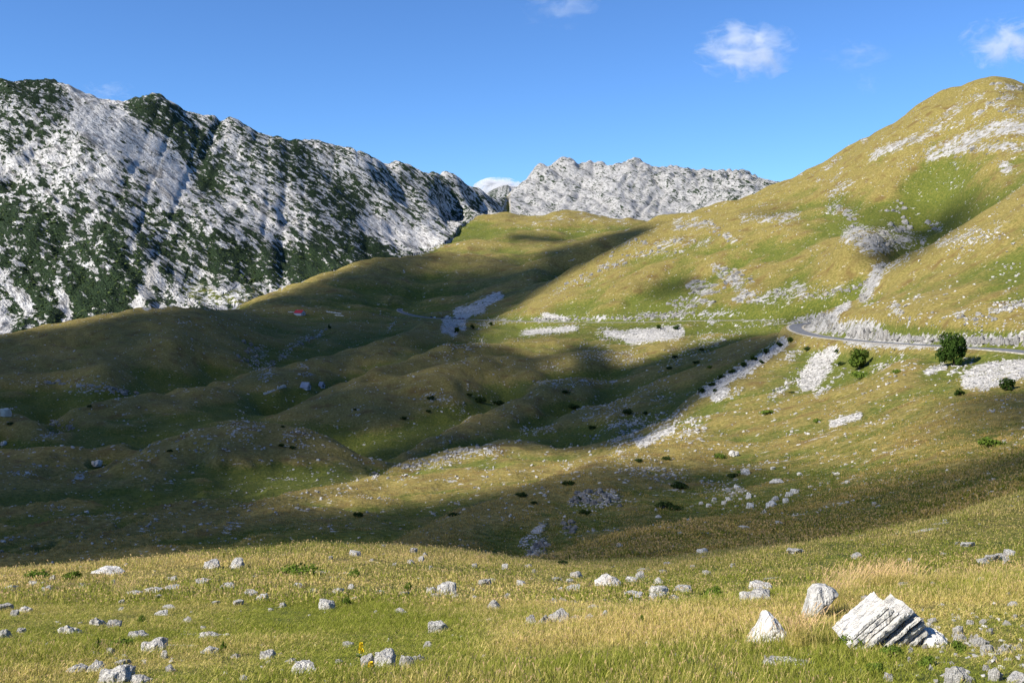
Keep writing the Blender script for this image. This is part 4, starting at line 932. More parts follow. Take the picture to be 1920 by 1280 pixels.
outline_rock("long_slab", "long thin pale slab lying in grass in front of the pointed rock", [(1432, 1240), (1440, 1245), (1480, 1246), (1530, 1244), (1531, 1239), (1505, 1236), (1470, 1232), (1438, 1231)], .2, M_WHITE, (1480, 1244), 11)

# ------------------------------------------------------------------ outcrops: beds of limestone breaking through the turf, slab by slab
SLAB = [norm_mesh(rock_mesh("rock_slab", 70 + i, (1, .8, .8), 22, 2, .10, M_OUTCROP, box=.95)) for i in range(6)]
def outcrop(name, label, lines, size, dens=1.0, aspect=2.4, jitter=.5, cat="outcrop", up=1.0, lean=0.0, maxn=70):
    """lines in photograph pixels; size = thickness of a bed in pixels"""
    p0 = surf(*lines[0][len(lines[0]) // 2])
    root = add_obj(name, None, label=label, category=cat); root.location = p0
    cnt = 0
    for ln in lines:
        for (a, b) in zip(ln[:-1], ln[1:]):
            L_ = math.hypot(b[0] - a[0], b[1] - a[1]); m_ = max(1, int(L_ / (size * aspect * .75) * dens))
            for i in range(m_):
                if cnt >= maxn: break
                t = (i + random.random()) / m_
                px = a[0] + (b[0] - a[0]) * t + random.uniform(-1, 1) * size * jitter; py = a[1] + (b[1] - a[1]) * t + random.uniform(-1, 1) * size * jitter
                p = surf(px, py); k_ = p[1] / F
                if p[1] > 3000: continue
                sz = size * random.uniform(.6, 1.35)
                ang = math.atan2(-(b[1] - a[1]), b[0] - a[0])
                o = add_obj("rock_slab", random.choice(SLAB), root)
                o.scale = (sz * aspect * k_ * random.uniform(.7, 1.3), sz * 1.6 * k_, sz * up * 1.5 * k_)
                o.rotation_euler = (random.uniform(-.15, .15), -ang + lean + random.uniform(-.15, .15), random.uniform(-.3, .3))
                o.location = (p[0] - p0[0], p[1] - p0[1] + sz * .35 * k_, p[2] - p0[2] - sz * .55 * up * k_)
                cnt += 1
outcrop("folded_outcrop", "folded grey rock beds arching on the sunlit right mountain", [[(1335, 506), (1352, 520), (1366, 540)], [(1345, 503), (1368, 516), (1382, 535), (1392, 552)], [(1356, 503), (1382, 518), (1398, 536)], [(1372, 505), (1400, 520), (1418, 534)], [(1290, 549), (1320, 552), (1352, 547), (1362, 540)], [(1285, 541), (1315, 541), (1345, 536)], [(1300, 530), (1325, 527)]], 4.2, 1.2, 3.0, .3, maxn=90)
outcrop("fold_foot_outcrop", "low broken rock beds under the folded outcrop, above the far road", [[(1262, 566), (1300, 564), (1340, 566)], [(1255, 572), (1310, 574)], [(1275, 577), (1285, 586)], [(1375, 562), (1420, 566)], [(1395, 548), (1425, 560)]], 4, 1.0, 2.4, .5)
outcrop("bedded_crag", "pale crag of small upright beds right of the folded outcrop", [[(1482, 530), (1492, 545), (1505, 562)], [(1490, 528), (1510, 550)], [(1450, 548), (1480, 556)], [(1515, 552), (1540, 560)], [(1545, 552), (1600, 540), (1630, 528)]], 4, 1.2, 1.6, .9, maxn=60)
outcrop("cliff_band", "long grey cliff band with dark hollows below the right summit", [[(1930, 232), (1880, 240), (1840, 248), (1800, 262), (1765, 280), (1740, 292)], [(1930, 246), (1880, 252), (1830, 258), (1790, 272)], [(1930, 262), (1870, 262), (1810, 272), (1780, 284)], [(1930, 280), (1880, 276), (1830, 280), (1790, 290)], [(1740, 290), (1690, 316)], [(1728, 292), (1688, 308)]], 6.5, 1.1, 3.0, .7, maxn=95)
outcrop("slanting_ledge", "slanting grey ledge left of the long cliff band", [[(1762, 240), (1735, 252), (1700, 268), (1670, 282), (1636, 293)], [(1750, 236), (1715, 248), (1685, 262)], [(1742, 250), (1710, 262)]], 5.5, 1.2, 2.8, .6)
outcrop("upper_ledge", "narrow grey ledge climbing towards the right summit", [[(1840, 176), (1815, 192), (1785, 212), (1760, 222)], [(1830, 190), (1795, 212)], [(1765, 222), (1745, 230)]], 5, 1.2, 2.8, .5)
outcrop("summit_rocks", "scattered rocks just under the right summit", [[(1855, 160), (1880, 158), (1915, 168)], [(1855, 195), (1885, 182)], [(1870, 208), (1915, 212)], [(1830, 212), (1848, 206)], [(1800, 232), (1770, 246)]], 4, 1.0, 2.4, .8)
outcrop("slab_crag", "grey slabby crag in the gully of the right mountain", [[(1598, 430), (1610, 452), (1630, 468)], [(1610, 428), (1628, 448), (1645, 468)], [(1625, 425), (1645, 445), (1662, 462)], [(1645, 428), (1668, 448), (1680, 458)], [(1668, 420), (1690, 440), (1702, 452)], [(1688, 412), (1712, 436)], [(1735, 410), (1760, 430)]], 6, 1.1, 2.4, .8, maxn=80)
outcrop("shoulder_rocks", "broken rocks on the shaded shoulder of the right mountain", [[(1595, 345), (1570, 360), (1555, 378)], [(1555, 390), (1600, 396)], [(1590, 405), (1615, 430)], [(1570, 395), (1600, 410)], [(1680, 380), (1700, 390)], [(1660, 395), (1690, 400)]], 4.5, 1.0, 2.2, 1.1)
outcrop("bench_rocks", "grey rock band on the left bench of the right mountain", [[(1510, 402), (1470, 402), (1430, 410), (1392, 412)], [(1500, 410), (1440, 414)], [(1345, 428), (1370, 445)], [(1300, 415), (1335, 425)], [(1270, 425), (1320, 420)]], 4, .9, 2.4, 1.0)
outcrop("skyline_rocks", "small rocks along the left skyline of the right mountain", [[(1575, 293), (1552, 316)], [(1582, 318), (1560, 340)], [(1625, 262), (1612, 270)], [(1505, 326), (1492, 332)], [(1545, 330), (1525, 340)], [(1600, 306), (1590, 312)]], 3.6, 1.0, 2.4, .6)
outcrop("hillside_rocks", "grey rocks strewn on the sunlit left flank of the right mountain", [[(1180, 480), (1250, 468)], [(1240, 455), (1310, 450)], [(1265, 470), (1290, 480)], [(1120, 505), (1175, 490)], [(1060, 536), (1110, 518)], [(1190, 455), (1230, 455)], [(1140, 480), (1165, 478)], [(1340, 440), (1375, 452)]], 3.8, .8, 2.0, 1.5)
outcrop("road_bank_rocks", "pale rubble along the upper side of the far road", [[(1000, 600), (1060, 600), (1110, 599)], [(1150, 598), (1210, 596), (1280, 594)], [(1210, 590), (1290, 588), (1340, 590)], [(1010, 592), (1030, 588)]], 3.4, 1.0, 1.8, .8)
outcrop("crest_crag", "dark crag on the edge of the near grassy spur", [[(1655, 498), (1640, 515), (1630, 535), (1622, 558)], [(1662, 505), (1648, 528), (1636, 548)], [(1700, 482), (1670, 500)], [(1610, 560), (1630, 556)]], 6, 1.2, 1.8, .8)
outcrop("spur_rocks", "pale rocks high on the near grassy spur", [[(1880, 432), (1840, 445), (1800, 465)], [(1855, 440), (1790, 470)], [(1750, 462), (1720, 480)], [(1900, 430), (1880, 455)]], 4.5, .8, 2.0, 1.4)
outcrop("spur_face_rocks", "pale rocks on the lower face of the near spur", [[(1798, 592), (1840, 602)], [(1805, 605), (1830, 615)], [(1860, 584), (1925, 570)], [(1680, 575), (1705, 600)], [(1835, 590), (1870, 600)], [(1760, 600), (1740, 610)]], 5, 1.0, 1.9, 1.0)
outcrop("bend_rocks", "grey rubble bank inside the road bend", [[(1500, 606), (1530, 612), (1565, 622)], [(1512, 600), (1550, 606), (1580, 616)], [(1520, 594), (1560, 598)], [(1590, 570), (1570, 586), (1552, 594)], [(1585, 578), (1562, 592)], [(1575, 618), (1600, 632)]], 4.5, 1.1, 1.8, 1.2, maxn=90)
def cutting():
    p0 = surf(1760, 640); root = add_obj("rock_cutting", None, label="row of steep grey rock beds cut along the uphill side of the road", category="rock cutting"); root.location = p0
    x = 1598.0
    while x < 1935:
        base = np.interp(x, [1598, 1640, 1700, 1800, 1935], [633, 638, 641, 645, 651]); top_ = np.interp(x, [1598, 1625, 1650, 1680, 1740, 1800, 1860, 1935], [612, 594, 600, 618, 624, 622, 622, 614]) + random.uniform(-4, 6)
        if random.random() < .12: x += random.uniform(4, 9); continue
        w = random.uniform(3, 9.5); top_ = base - (base - top_) * random.uniform(.45, 1.15); p = surf(x, base - 3); k_ = p[1] / F
        o = add_obj("bed", random.choice(SLAB), root); h = (base - top_)
        o.scale = (w * 1.5 * k_, 8 * k_, h * .78 * k_); o.rotation_euler = (-.35, .28 + random.uniform(-.2, .2), random.uniform(-.7, .7))
        o.location = (p[0] - p0[0], p[1] - p0[1] + random.uniform(1, 6) * k_, p[2] - p0[2] - h * .15 * k_)
        x += w * .62
cutting()
outcrop("mound_outcrop", "ring of grey rocks crowning a hump on the shaded spur", [[(1066, 950), (1085, 930), (1115, 924), (1145, 934), (1160, 946)], [(1090, 940), (1140, 942)], [(1075, 945), (1100, 935)]], 6.5, 1.5, 1.7, .8)
outcrop("rib_outcrop", "narrow rib of grey rocks running down the shaded spur", [[(1030, 974), (1010, 985), (990, 1004), (970, 1022)], [(1065, 980), (1085, 990)], [(1050, 985), (1075, 1000)]], 6, 1.4, 1.7, .7)
outcrop("hump_outcrop", "rounded heap of grey rocks at the foot of the shaded spur", [[(1000, 1024), (1020, 1018), (1030, 1032)], [(992, 1036), (1010, 1028), (1028, 1038)], [(990, 1046), (1015, 1040)]], 6.5, 1.6, 1.6, .7)
outcrop("valley_ledge", "dark rock ledge low on the left valley hill", [[(140, 722), (190, 724), (240, 736)], [(80, 716), (130, 720)], [(180, 732), (255, 738)]], 4, .9, 2.8, .8)
outcrop("ravine_rocks", "broken rocks lining the small ravine on the valley floor", [[(450, 640), (475, 665), (490, 690)], [(500, 690), (530, 665), (570, 642), (610, 622)], [(440, 660), (470, 685)], [(465, 645), (488, 655)]], 3.6, .8, 2.0, 1.4)
outcrop("hollow_slabs", "thin pale slabs beside the dry stream bed at the left", [[(95, 790), (130, 800), (145, 808)], [(120, 800), (60, 824), (10, 838)], [(100, 796), (135, 806)]], 3.6, .9, 2.6, .6)
outcrop("knoll_ledge", "grey ledge on the small sunlit knoll in mid valley", [[(700, 892), (712, 882)], [(745, 880), (800, 866), (860, 846)], [(780, 872), (840, 858)], [(830, 850), (900, 842)]], 4, 1.0, 2.0, 1.0)

# ------------------------------------------------------------------ scattered ground cover (not countable): instances on points
def scatter(name, pts, rots, scales, tint, pick, protos, label=None):
    """protos: list of mesh datablocks; one object that instances them on its own points"""
    me = bpy.data.meshes.new(name); m_ = len(pts)
    me.vertices.add(m_); me.vertices.foreach_set('co', np.ascontiguousarray(pts, np.float32).ravel())
    for nm, typ, dat, key in (("rot", 'FLOAT_VECTOR', rots, 'vector'), ("scl", 'FLOAT_VECTOR', scales, 'vector'), ("tint", 'FLOAT', tint, 'value'), ("pick", 'INT', pick, 'value')):
        a = me.attributes.new(nm, typ, 'POINT'); a.data.foreach_set(key, np.ascontiguousarray(dat, np.int32 if typ == 'INT' else np.float32).ravel())
    me.update()
    o = add_obj(name, me, kind="stuff")
    if label: o["label"] = label
    coll = bpy.data.collections.new(name + "_shapes")
    for i, pm in enumerate(protos):
        po = bpy.data.objects.new("%s_shape_%02d" % (name, i), pm); coll.objects.link(po)
    ng = bpy.data.node_groups.new(name, 'GeometryNodeTree')
    ng.interface.new_socket("Geometry", in_out='INPUT', socket_type='NodeSocketGeometry'); ng.interface.new_socket("Geometry", in_out='OUTPUT', socket_type='NodeSocketGeometry')
    gi_ = ng.nodes.new("NodeGroupInput"); go = ng.nodes.new("NodeGroupOutput")
    mp_ = ng.nodes.new("GeometryNodeMeshToPoints"); ci_ = ng.nodes.new("GeometryNodeCollectionInfo"); ci_.inputs["Collection"].default_value = coll
    ci_.inputs["Separate Children"].default_value = True; ci_.inputs["Reset Children"].default_value = True
    ip = ng.nodes.new("GeometryNodeInstanceOnPoints"); ip.inputs["Pick Instance"].default_value = True
    def na(nm, typ):
        n_ = ng.nodes.new("GeometryNodeInputNamedAttribute"); n_.data_type = typ; n_.inputs[0].default_value = nm; return n_.outputs[0]
    er = ng.nodes.new("FunctionNodeEulerToRotation")
    lk = ng.links.new
    lk(gi_.outputs[0], mp_.inputs[0]); lk(mp_.outputs[0], ip.inputs["Points"]); lk(ci_.outputs[0], ip.inputs["Instance"])
    lk(na("pick", 'INT'), ip.inputs["Instance Index"]); lk(na("rot", 'FLOAT_VECTOR'), er.inputs[0]); lk(er.outputs[0], ip.inputs["Rotation"]); lk(na("scl", 'FLOAT_VECTOR'), ip.inputs["Scale"])
    lk(ip.outputs[0], go.inputs[0])
    md = o.modifiers.new("scatter", 'NODES'); md.node_group = ng
    return o

# ---- grass
def blade_mat(name, green1, green2, dry1, dry2, head):
    m, nt, b = new_mat(name); q = N(nt)
    t = q.attr("tint", 'INSTANCER').outputs["Fac"]; r = q.attr("blade").outputs["Fac"]; hd = q.attr("head").outputs["Fac"]
    g = q.mix(r, green1, green2); d = q.mix(r, dry1, dry2)
    f = q.ramp(q.math('ADD', t, q.math('MULTIPLY', q.math('SUBTRACT', r, .5), .9)), .15, .95)
    c = q.mix(f, g, d); c = q.mix(q.math('MULTIPLY', hd, .75), c, head)
    out = nt.nodes["Material Output"]; nt.nodes.remove(b)
    df = q.node("ShaderNodeBsdfDiffuse"); tl = q.node("ShaderNodeBsdfTranslucent"); nt.links.new(c, df.inputs[0]); nt.links.new(c, tl.inputs[0])
    mx = q.node("ShaderNodeMixShader"); mx.inputs[0].default_value = .38; nt.links.new(df.outputs[0], mx.inputs[1]); nt.links.new(tl.outputs[0], mx.inputs[2]); nt.links.new(mx.outputs[0], out.inputs[0])
    return m
M_GRASS = blade_mat("grass_blades", (.17, .20, .026), (.29, .31, .05), (.46, .36, .10), (.66, .54, .20), (.64, .40, .26))
def tuft(name, seed, nb, spread, lmin, lmax, wid, curve, heads=0.0, wind=.10, segs=3, mat=M_GRASS):
    r = random.Random(seed); co, fa, bl, hd = [], [], [], []
    for k_ in range(nb):
        a = r.uniform(0, 6.283); rad = spread * math.sqrt(r.random()); bx, by = rad * math.cos(a), rad * math.sin(a)
        l = r.uniform(lmin, lmax); az = r.uniform(0, 6.283); ln = curve * r.uniform(.3, 1.2)
        dx, dy = math.cos(az) * ln + wind, math.sin(az) * ln; fa_ = r.uniform(0, 3.14); wx, wy = math.cos(fa_), math.sin(fa_)
        rv = r.random(); hh = r.random() < heads; i0 = len(co)
        for s in range(segs + 1):
            t = s / segs; cx, cy, cz = bx + dx * l * t * t, by + dy * l * t * t, l * (t - .18 * ln * t * t)
            w = wid * ((1 - t) ** .7 * (1 if not hh else .45)) if s < segs or not hh else wid * .3
            if hh and t > .72: w = wid * 1.5
            if s == segs and not hh: co.append((cx, cy, cz)); bl.append(rv); hd.append(0)
            else:
                co += [(cx - wx * w, cy - wy * w, cz), (cx + wx * w, cy + wy * w, cz)]; bl += [rv, rv]; hd += [1.0 if hh and t > .72 else 0.0] * 2
        for s in range(segs):
            a0 = i0 + s * 2
            if s == segs - 1 and not hh: fa.append((a0, a0 + 1, a0 + 2))
            else: fa.append((a0, a0 + 1, a0 + 3, a0 + 2))
    me = bpy.data.meshes.new(name); me.from_pydata(co, [], fa)
    for nm, dat in (("blade", bl), ("head", hd)):
        at_ = me.attributes.new(nm, 'FLOAT', 'POINT'); at_.data.foreach_set('value', dat)
    me.materials.append(mat); me.update(); return me
T_FINE = [tuft("fine_tuft", 1 + i, 36, .17, .035, .09, .0040, .7) for i in range(3)]
T_SEED = [tuft("seed_tuft", 11 + i, 18, .18, .06, .18, .0030, .5, heads=.5) for i in range(3)]
T_WIDE = [tuft("wide_tuft", 21 + i, 18, .32, .04, .12, .012, .6, heads=.25) for i in range(3)]
M_HILLGRASS = blade_mat("hill_grass_blades", (.10, .13, .018), (.19, .21, .034), (.34, .245, .065), (.52, .38, .12), (.50, .32, .18))
T_HILL = [tuft("hill_tussock", 31 + i, 12, .70, .10, .30, .05, .7, heads=.15, segs=2, mat=M_HILLGRASS) for i in range(3)]

def rand_ground(n_, y0, y1, pad=1.12, power=1.0):
    """points spread evenly over the ground in sight between two distances"""
    y = np.sqrt(rng.uniform(y0 ** 2, y1 ** 2, n_)) if power == 1.0 else y0 * (y1 / y0) ** rng.uniform(0, 1, n_)
    u = rng.uniform(-.52 * pad, .52 * pad, n_); x = u * y
    return x, y
def grass_field(name, n_, y0, y1, protos, smin, smax, label, seedbias=None, power=1.0, dens=None):
    x, y = rand_ground(n_, y0, y1, pad=1.6 if y0 < 10 else (1.25 if y0 < 50 else 1.12), power=power)
    ok = sample_at(VIS, x, y) | (sample_at(VIS, x, y * .985)) | sample_at(VIS, x, y * 1.015) | (rng.random(n_) < .12)
    ok &= sample_at(rock_f, x, y) < .45
    ok &= sample_at(ROADD, x, y) > 6
    if y0 < 60:
        for (rx, ry, rr_) in ROCKS:                       # no turf grows through a boulder, and it is cropped short in front
            if ry < y1 + 3: ok &= ~((np.abs(x - rx) < rr_ * 1.02) & (y > ry - rr_ * 1.9) & (y < ry + rr_ * 1.2))
    if dens is not None: ok &= rng.random(n_) < dens(x, y)
    x, y = x[ok], y[ok]; m_ = len(x); z = ground_z(x, y) - .01
    d = sample_at(dry, x, y) - (.12 if y0 < 50 else 0) + .45 * fbm(x / 2.2, y / 2.2, 2, 91) + .16 * rng.normal(size=m_)
    s = rng.uniform(smin, smax, m_) * (1 + .3 * fbm(x / 1.5, y / 1.5, 2, 92))
    h = s * rng.uniform(.7, 1.2, m_) * np.clip(1 + 1.2 * fbm(x / 5, y / 5, 3, 93), .4, 1.7)
    if y0 < 10:
        ppx = x / y * F + 960; h = h * (1 - .5 * sstep(1600, 1740, ppx) * (1 - sstep(11.5, 13.5, y))) * (1 - .35 * (1 - sstep(500, 900, ppx)))
    pk = rng.integers(0, len(protos), m_)
    if seedbias is not None:
        nf = seedbias; pk = np.where(rng.random(m_) < np.clip(.15 + .55 * (d - .3), .05, .75), nf + rng.integers(0, len(protos) - nf, m_), rng.integers(0, nf, m_))
    rot = np.stack([rng.uniform(-.15, .15, m_), rng.uniform(-.15, .15, m_), rng.uniform(-3.14, 3.14, m_)], -1)
    return scatter(name, np.stack([x, y, z], -1), rot, np.stack([s, s, h], -1), np.clip(d, 0, 1), pk, protos, label)
grass_field("near_grass", 47000, 6.8, 22, T_FINE + T_SEED, .75, 1.15, "tall dry and green meadow grass in the foreground", seedbias=3)
grass_field("meadow_grass", 38000, 20, 62, T_WIDE, .8, 1.25, "straw-tipped meadow grass over the knoll")
grass_field("hill_grass", 75000, 52, 330, T_HILL, .45, .95, "rough grass on the valley slopes", power=2.0)

# ---- small stones
M_STONE, nt, b = new_mat("field_stone"); q = N(nt)
tt_ = q.attr("tint", 'INSTANCER').outputs["Fac"]; gp = q.node("ShaderNodeNewGeometry")
nt.links.new(q.mix(tt_, q.mix(q.ramp(q.noise(gp.outputs["Position"], 5, 4, .6), .35, .65), (.15, .145, .135), (.26, .25, .232)), (.42, .405, .38)), b.inputs["Base Color"])
def low_rock(seed):
    me = rock_mesh("stone", seed, (1, .85, .6), 11, 0, 0, M_STONE, box=.4)
    return norm_mesh(me)
STONES = [low_rock(200 + i) for i in range(8)]
def stone_field(name, n_, y0, y1, label, thr, size_px, power=2.0):
    x, y = rand_ground(n_, y0, y1, power=power)
    r_ = sample_at(turf_rock, x, y) + .35 * fbm(x / (4 + y * .02), y / (4 + y * .02), 3, 95)
    pr = np.clip((r_ - thr) * 2.2, .03, 1)
    ok = (rng.random(n_) < pr) & sample_at(VIS, x, y) & (sample_at(ROADD, x, y) > 5.5) & (sample_at(mtn, x, y) < .3)
    x, y = x[ok], y[ok]; m_ = len(x)
    s = np.clip(rng.lognormal(0, .5, m_), .35, 2.4) * size_px * y / F; s = np.clip(s, .05, 1.5)
    h = s * rng.uniform(.45, .8, m_); z = ground_z(x, y) - h * .3
    rot = np.stack([rng.uniform(-.2, .2, m_), rng.uniform(-.2, .2, m_), rng.uniform(0, 6.28, m_)], -1)
    return scatter(name, np.stack([x, y, z], -1), rot, np.stack([s * rng.uniform(.9, 1.5, m_), s, h], -1), rng.uniform(0, 1, m_), rng.integers(0, len(STONES), m_), STONES, label)
stone_field("meadow_stones", 16000, 7.5, 60, "small pale stones scattered in the meadow grass", .26, 4.2)
stone_field("hillside_stones", 130000, 60, 420, "white stones scattered over the hillsides", .08, 2.9)
stone_field("far_stones", 80000, 400, 1350, "white stones scattered over the far slopes", .12, 2.0)

# ---- dwarf pine on the limestone ridge
M_PINE, nt, b = new_mat("dwarf_pine"); q = N(nt)
gp = q.node("ShaderNodeNewGeometry"); nn_ = q.noise(gp.outputs["Position"], .6, 4, .65)
nt.links.new(q.mix(q.attr("tint", 'INSTANCER').outputs["Fac"], q.mix(q.ramp(nn_, .35, .65), (.010, .022, .008), (.030, .052, .016)), (.075, .105, .026)), b.inputs["Base Color"])
PINES = []
for i in range(5):
    me = norm_mesh(rock_mesh("pine_clump", 300 + i, (1, 1, .5), 16, 1, .22, M_PINE, box=.1)); PINES.append(me)
cand = np.argwhere(VIS & is_lm & (veg > .60) & (COLPX > -40) & (COLPX < 960) & (YY < 4000))
cand = cand[rng.permutation(len(cand))[:5500]]
x = XX[cand[:, 0], cand[:, 1]] + rng.normal(size=len(cand)) * 1.5; y = YY[cand[:, 0], cand[:, 1]] + rng.normal(size=len(cand)) * 2; m_ = len(x)
s = rng.lognormal(1.05, .4, m_); h = s * rng.uniform(.25, .45, m_)
scatter("dwarf_pine_scrub", np.stack([x, y, ground_z(x, y) - h * .3], -1), np.stack([rng.uniform(-.2, .2, m_), .3 * np.ones(m_), rng.uniform(0, 6.28, m_)], -1), np.stack([s * 1.2, s, h], -1), rng.uniform(0, 1, m_) ** 2, rng.integers(0, 5, m_), PINES, "dark dwarf pine scrub over the limestone ridge")

# ------------------------------------------------------------------ road
M_ASPH, nt, b = new_mat("asphalt"); q = N(nt); gp = q.node("ShaderNodeNewGeometry")
nt.links.new(q.mix(q.ramp(q.noise(gp.outputs["Position"], .8, 5, .6), .3, .7), (.10, .105, .115), (.155, .16, .17)), b.inputs["Base Color"]); b.inputs["Roughness"].default_value = .85
M_GRAVEL, nt, b = new_mat("gravel_verge"); q = N(nt); gp = q.node("ShaderNodeNewGeometry")
nt.links.new(q.mix(q.ramp(q.noise(gp.outputs["Position"], 1.2, 5, .65), .35, .65), (.20, .17, .12), (.46, .43, .37)), b.inputs["Base Color"])
def ribbon(name, half, dz_, mat, off=0.0):
    d = np.gradient(RD[:, :2], axis=0); d /= np.linalg.norm(d, axis=1)[:, None]; nrm = np.stack([-d[:, 1], d[:, 0]], -1)
    ring = []
    for o_, z_ in ((-half - .12, -.9), (-half, 0), (0, .05), (half, 0), (half + .12, -.9)):
        ring.append(np.concatenate([RD[:, :2] + nrm * (o_ + off), (RD[:, 2] + EYE + dz_ + z_)[:, None]], 1))
    m_ = len(RD); co = np.concatenate(ring); f = []
    for j in range(4):
        a = np.arange(m_ - 1) + j * m_; f.append(np.stack([a, a + m_, a + m_ + 1, a + 1], -1))
    return add_obj(name, mesh_from(name, co, np.concatenate(f), mat, smooth=False), kind="structure")
ribbon("road_verge", 4.1, -.10, M_GRAVEL)
ribbon("road", 2.9, .02, M_ASPH)

# ------------------------------------------------------------------ trees, shrubs and juniper mats
def leaf_mat(name, c1, c2):
    m, nt, b = new_mat(name); q = N(nt); r = q.attr("leaf").outputs["Fac"]; oi = q.node("ShaderNodeObjectInfo")
    c = q.mix(r, c1, c2)
    out = nt.nodes["Material Output"]; nt.nodes.remove(b)
    df = q.node("ShaderNodeBsdfDiffuse"); tl = q.node("ShaderNodeBsdfTranslucent"); nt.links.new(c, df.inputs[0]); nt.links.new(c, tl.inputs[0])
    mx = q.node("ShaderNodeMixShader"); mx.inputs[0].default_value = .25; nt.links.new(df.outputs[0], mx.inputs[1]); nt.links.new(tl.outputs[0], mx.inputs[2]); nt.links.new(mx.outputs[0], out.inputs[0])
    return m
M_LEAF = leaf_mat("broad_leaves", (.014, .034, .008), (.055, .092, .018)); M_LEAF2 = leaf_mat("light_leaves", (.05, .085, .015), (.13, .18, .03)); M_JUN = leaf_mat("juniper_needles", (.02, .04, .012), (.06, .09, .026)); M_HERB = leaf_mat("herb_leaves", (.07, .115, .018), (.16, .22, .035))
M_BARK, nt, b = new_mat("bark"); q = N(nt); tc = q.node("ShaderNodeTexCoord"); nt.links.new(q.mix(q.ramp(q.noise(tc.outputs["Object"], 6, 4, .6), .35, .65), (.05, .038, .026), (.13, .105, .08)), b.inputs["Base Color"])
def crown_mesh(name, seed, nl, leaf, lobes, mat, shape=(1, 1, 1)):
    """leaf faces spread through clumps; unit crown: radius about 1, resting on z = 0"""
    r = np.random.default_rng(seed); cs = []
    for i in range(lobes):
        a = r.uniform(0, 6.28); e = r.uniform(.0, 1); rad = .70 * math.sqrt(r.random()) 
        cs.append((rad * math.cos(a) * (1.15 - .35 * e), rad * math.sin(a) * (1.15 - .35 * e), .3 + e * .95, r.uniform(.2, .52)))
    cs = np.array(cs); k_ = r.integers(0, lobes, nl)
    v = r.normal(size=(nl, 3)); v /= np.linalg.norm(v, axis=1)[:, None]
    rr = r.uniform(.55, 1.05, nl) ** .6
    c = cs[k_, :3] + v * (cs[k_, 3] * rr)[:, None]
    c[:, 2] = np.maximum(c[:, 2], .03); c *= np.array(shape)
    n_ = v + r.normal(size=(nl, 3)) * .6; n_ /= np.linalg.norm(n_, axis=1)[:, None]
    t = np.cross(n_, r.normal(size=(nl, 3))); t /= np.linalg.norm(t, axis=1)[:, None]; bt = np.cross(n_, t)
    s = leaf * r.uniform(.6, 1.3, nl)[:, None]
    co = np.stack([c - t * s, c - bt * s * .6, c + t * s, c + bt * s * .6], 1).reshape(-1, 3)
    lf = np.repeat(r.random(nl) * .7 + .3 * r.random(lobes)[k_], 4)
    return mesh_from(name, co, np.arange(nl * 4).reshape(-1, 4), mat, (("leaf", 'FLOAT', lf),), smooth=False)
def stem_mesh(name, seed, nst, h, r0, spread=.5):
    r = random.Random(seed); bm = bmesh.new()
    for k_ in range(nst):
        a = r.uniform(0, 6.28); sp_ = r.uniform(.1, 1) * spread if nst > 1 else 0.05; hh = h * r.uniform(.75, 1.1); rings = []
        for s in range(5):
            t = s / 4; rad = r0 * (1 - .75 * t) * r.uniform(.9, 1.1); cx, cy = math.cos(a) * sp_ * t ** 1.3, math.sin(a) * sp_ * t ** 1.3
            rings.append([bm.verts.new((cx + rad * math.cos(j * 1.0472), cy + rad * math.sin(j * 1.0472), hh * t)) for j in range(6)])
        for p_, n__ in zip(rings[:-1], rings[1:]):
            for j in range(6): bm.faces.new((p_[j], p_[(j + 1) % 6], n__[(j + 1) % 6], n__[j]))
        bm.faces.new(rings[-1])
    me = bpy.data.meshes.new(name); bm.to_mesh(me); bm.free(); me.materials.append(M_BARK); return me
CROWN = [crown_mesh("crown", 5, 3400, .08, 17, M_LEAF), crown_mesh("crown", 6, 3200, .09, 15, M_LEAF2), crown_mesh("crown", 7, 1100, .11, 12, M_LEAF), crown_mesh("crown", 8, 1100, .11, 10, M_LEAF)]
MAT_ = [crown_mesh("juniper", 20 + i, 900, .10, 16, M_JUN, (1, 1, .5)) for i in range(4)]
HERB = [crown_mesh("herb", 30 + i, 700, .09, 18, M_HERB, (1, 1, .35)) for i in range(2)]
TRUNK = stem_mesh("trunk", 3, 1, 1.0, .075); STEMS = [stem_mesh("stem", 4 + i, 6, .9, .03, .5) for i in range(3)]
def bush(name, cat, label, px, py, w, h, crown, stem, group=None, zf=1.6, lift_=0.0, deep=1.0):
    p = surf(px, py); k_ = p[1] / F; W_ = w * k_; H_ = h * k_
    root = add_obj(name, None, label=label, category=cat); root.location = p
    if group: root["group"] = group
    root.rotation_euler = (0, 0, random.uniform(0, 6.28) if deep == 1.0 else 0)
    c = add_obj("crown" if name in ("broadleaf_tree",) else "foliage", crown, root); c.scale = (W_ / 2, W_ / 2 * deep, H_ * (1 - lift_) / zf); c.location = (0, 0, H_ * lift_ - (.04 * H_))
    s = add_obj("trunk" if name == "broadleaf_tree" else "stem", stem, root); s.scale = (W_ / 2, W_ / 2 * deep, H_ * .8 / (1.0 if stem is TRUNK else .9)); s.location = (0, 0, -.15 * H_ * .5)
    return root
bush("broadleaf_tree", "tree", "round dark green broadleaf tree standing alone just below the road", 1788, 686, 60, 62, CROWN[0], TRUNK, lift_=.02)
bush("broadleaf_tree", "tree", "lighter green bushy tree below the road, right of the white scree", 1612, 690, 46, 38, CROWN[1], TRUNK, lift_=.05)
bush("shrub", "shrub", "dense round shrub at the right edge, under the white scree", 1890, 731, 34, 24, CROWN[2], STEMS[0])
bush("shrub", "shrub", "small shrub left of the scree below the lone tree", 1800, 742, 22, 15, CROWN[3], STEMS[1])
G_S = "dark shrubs along the scree and the road"
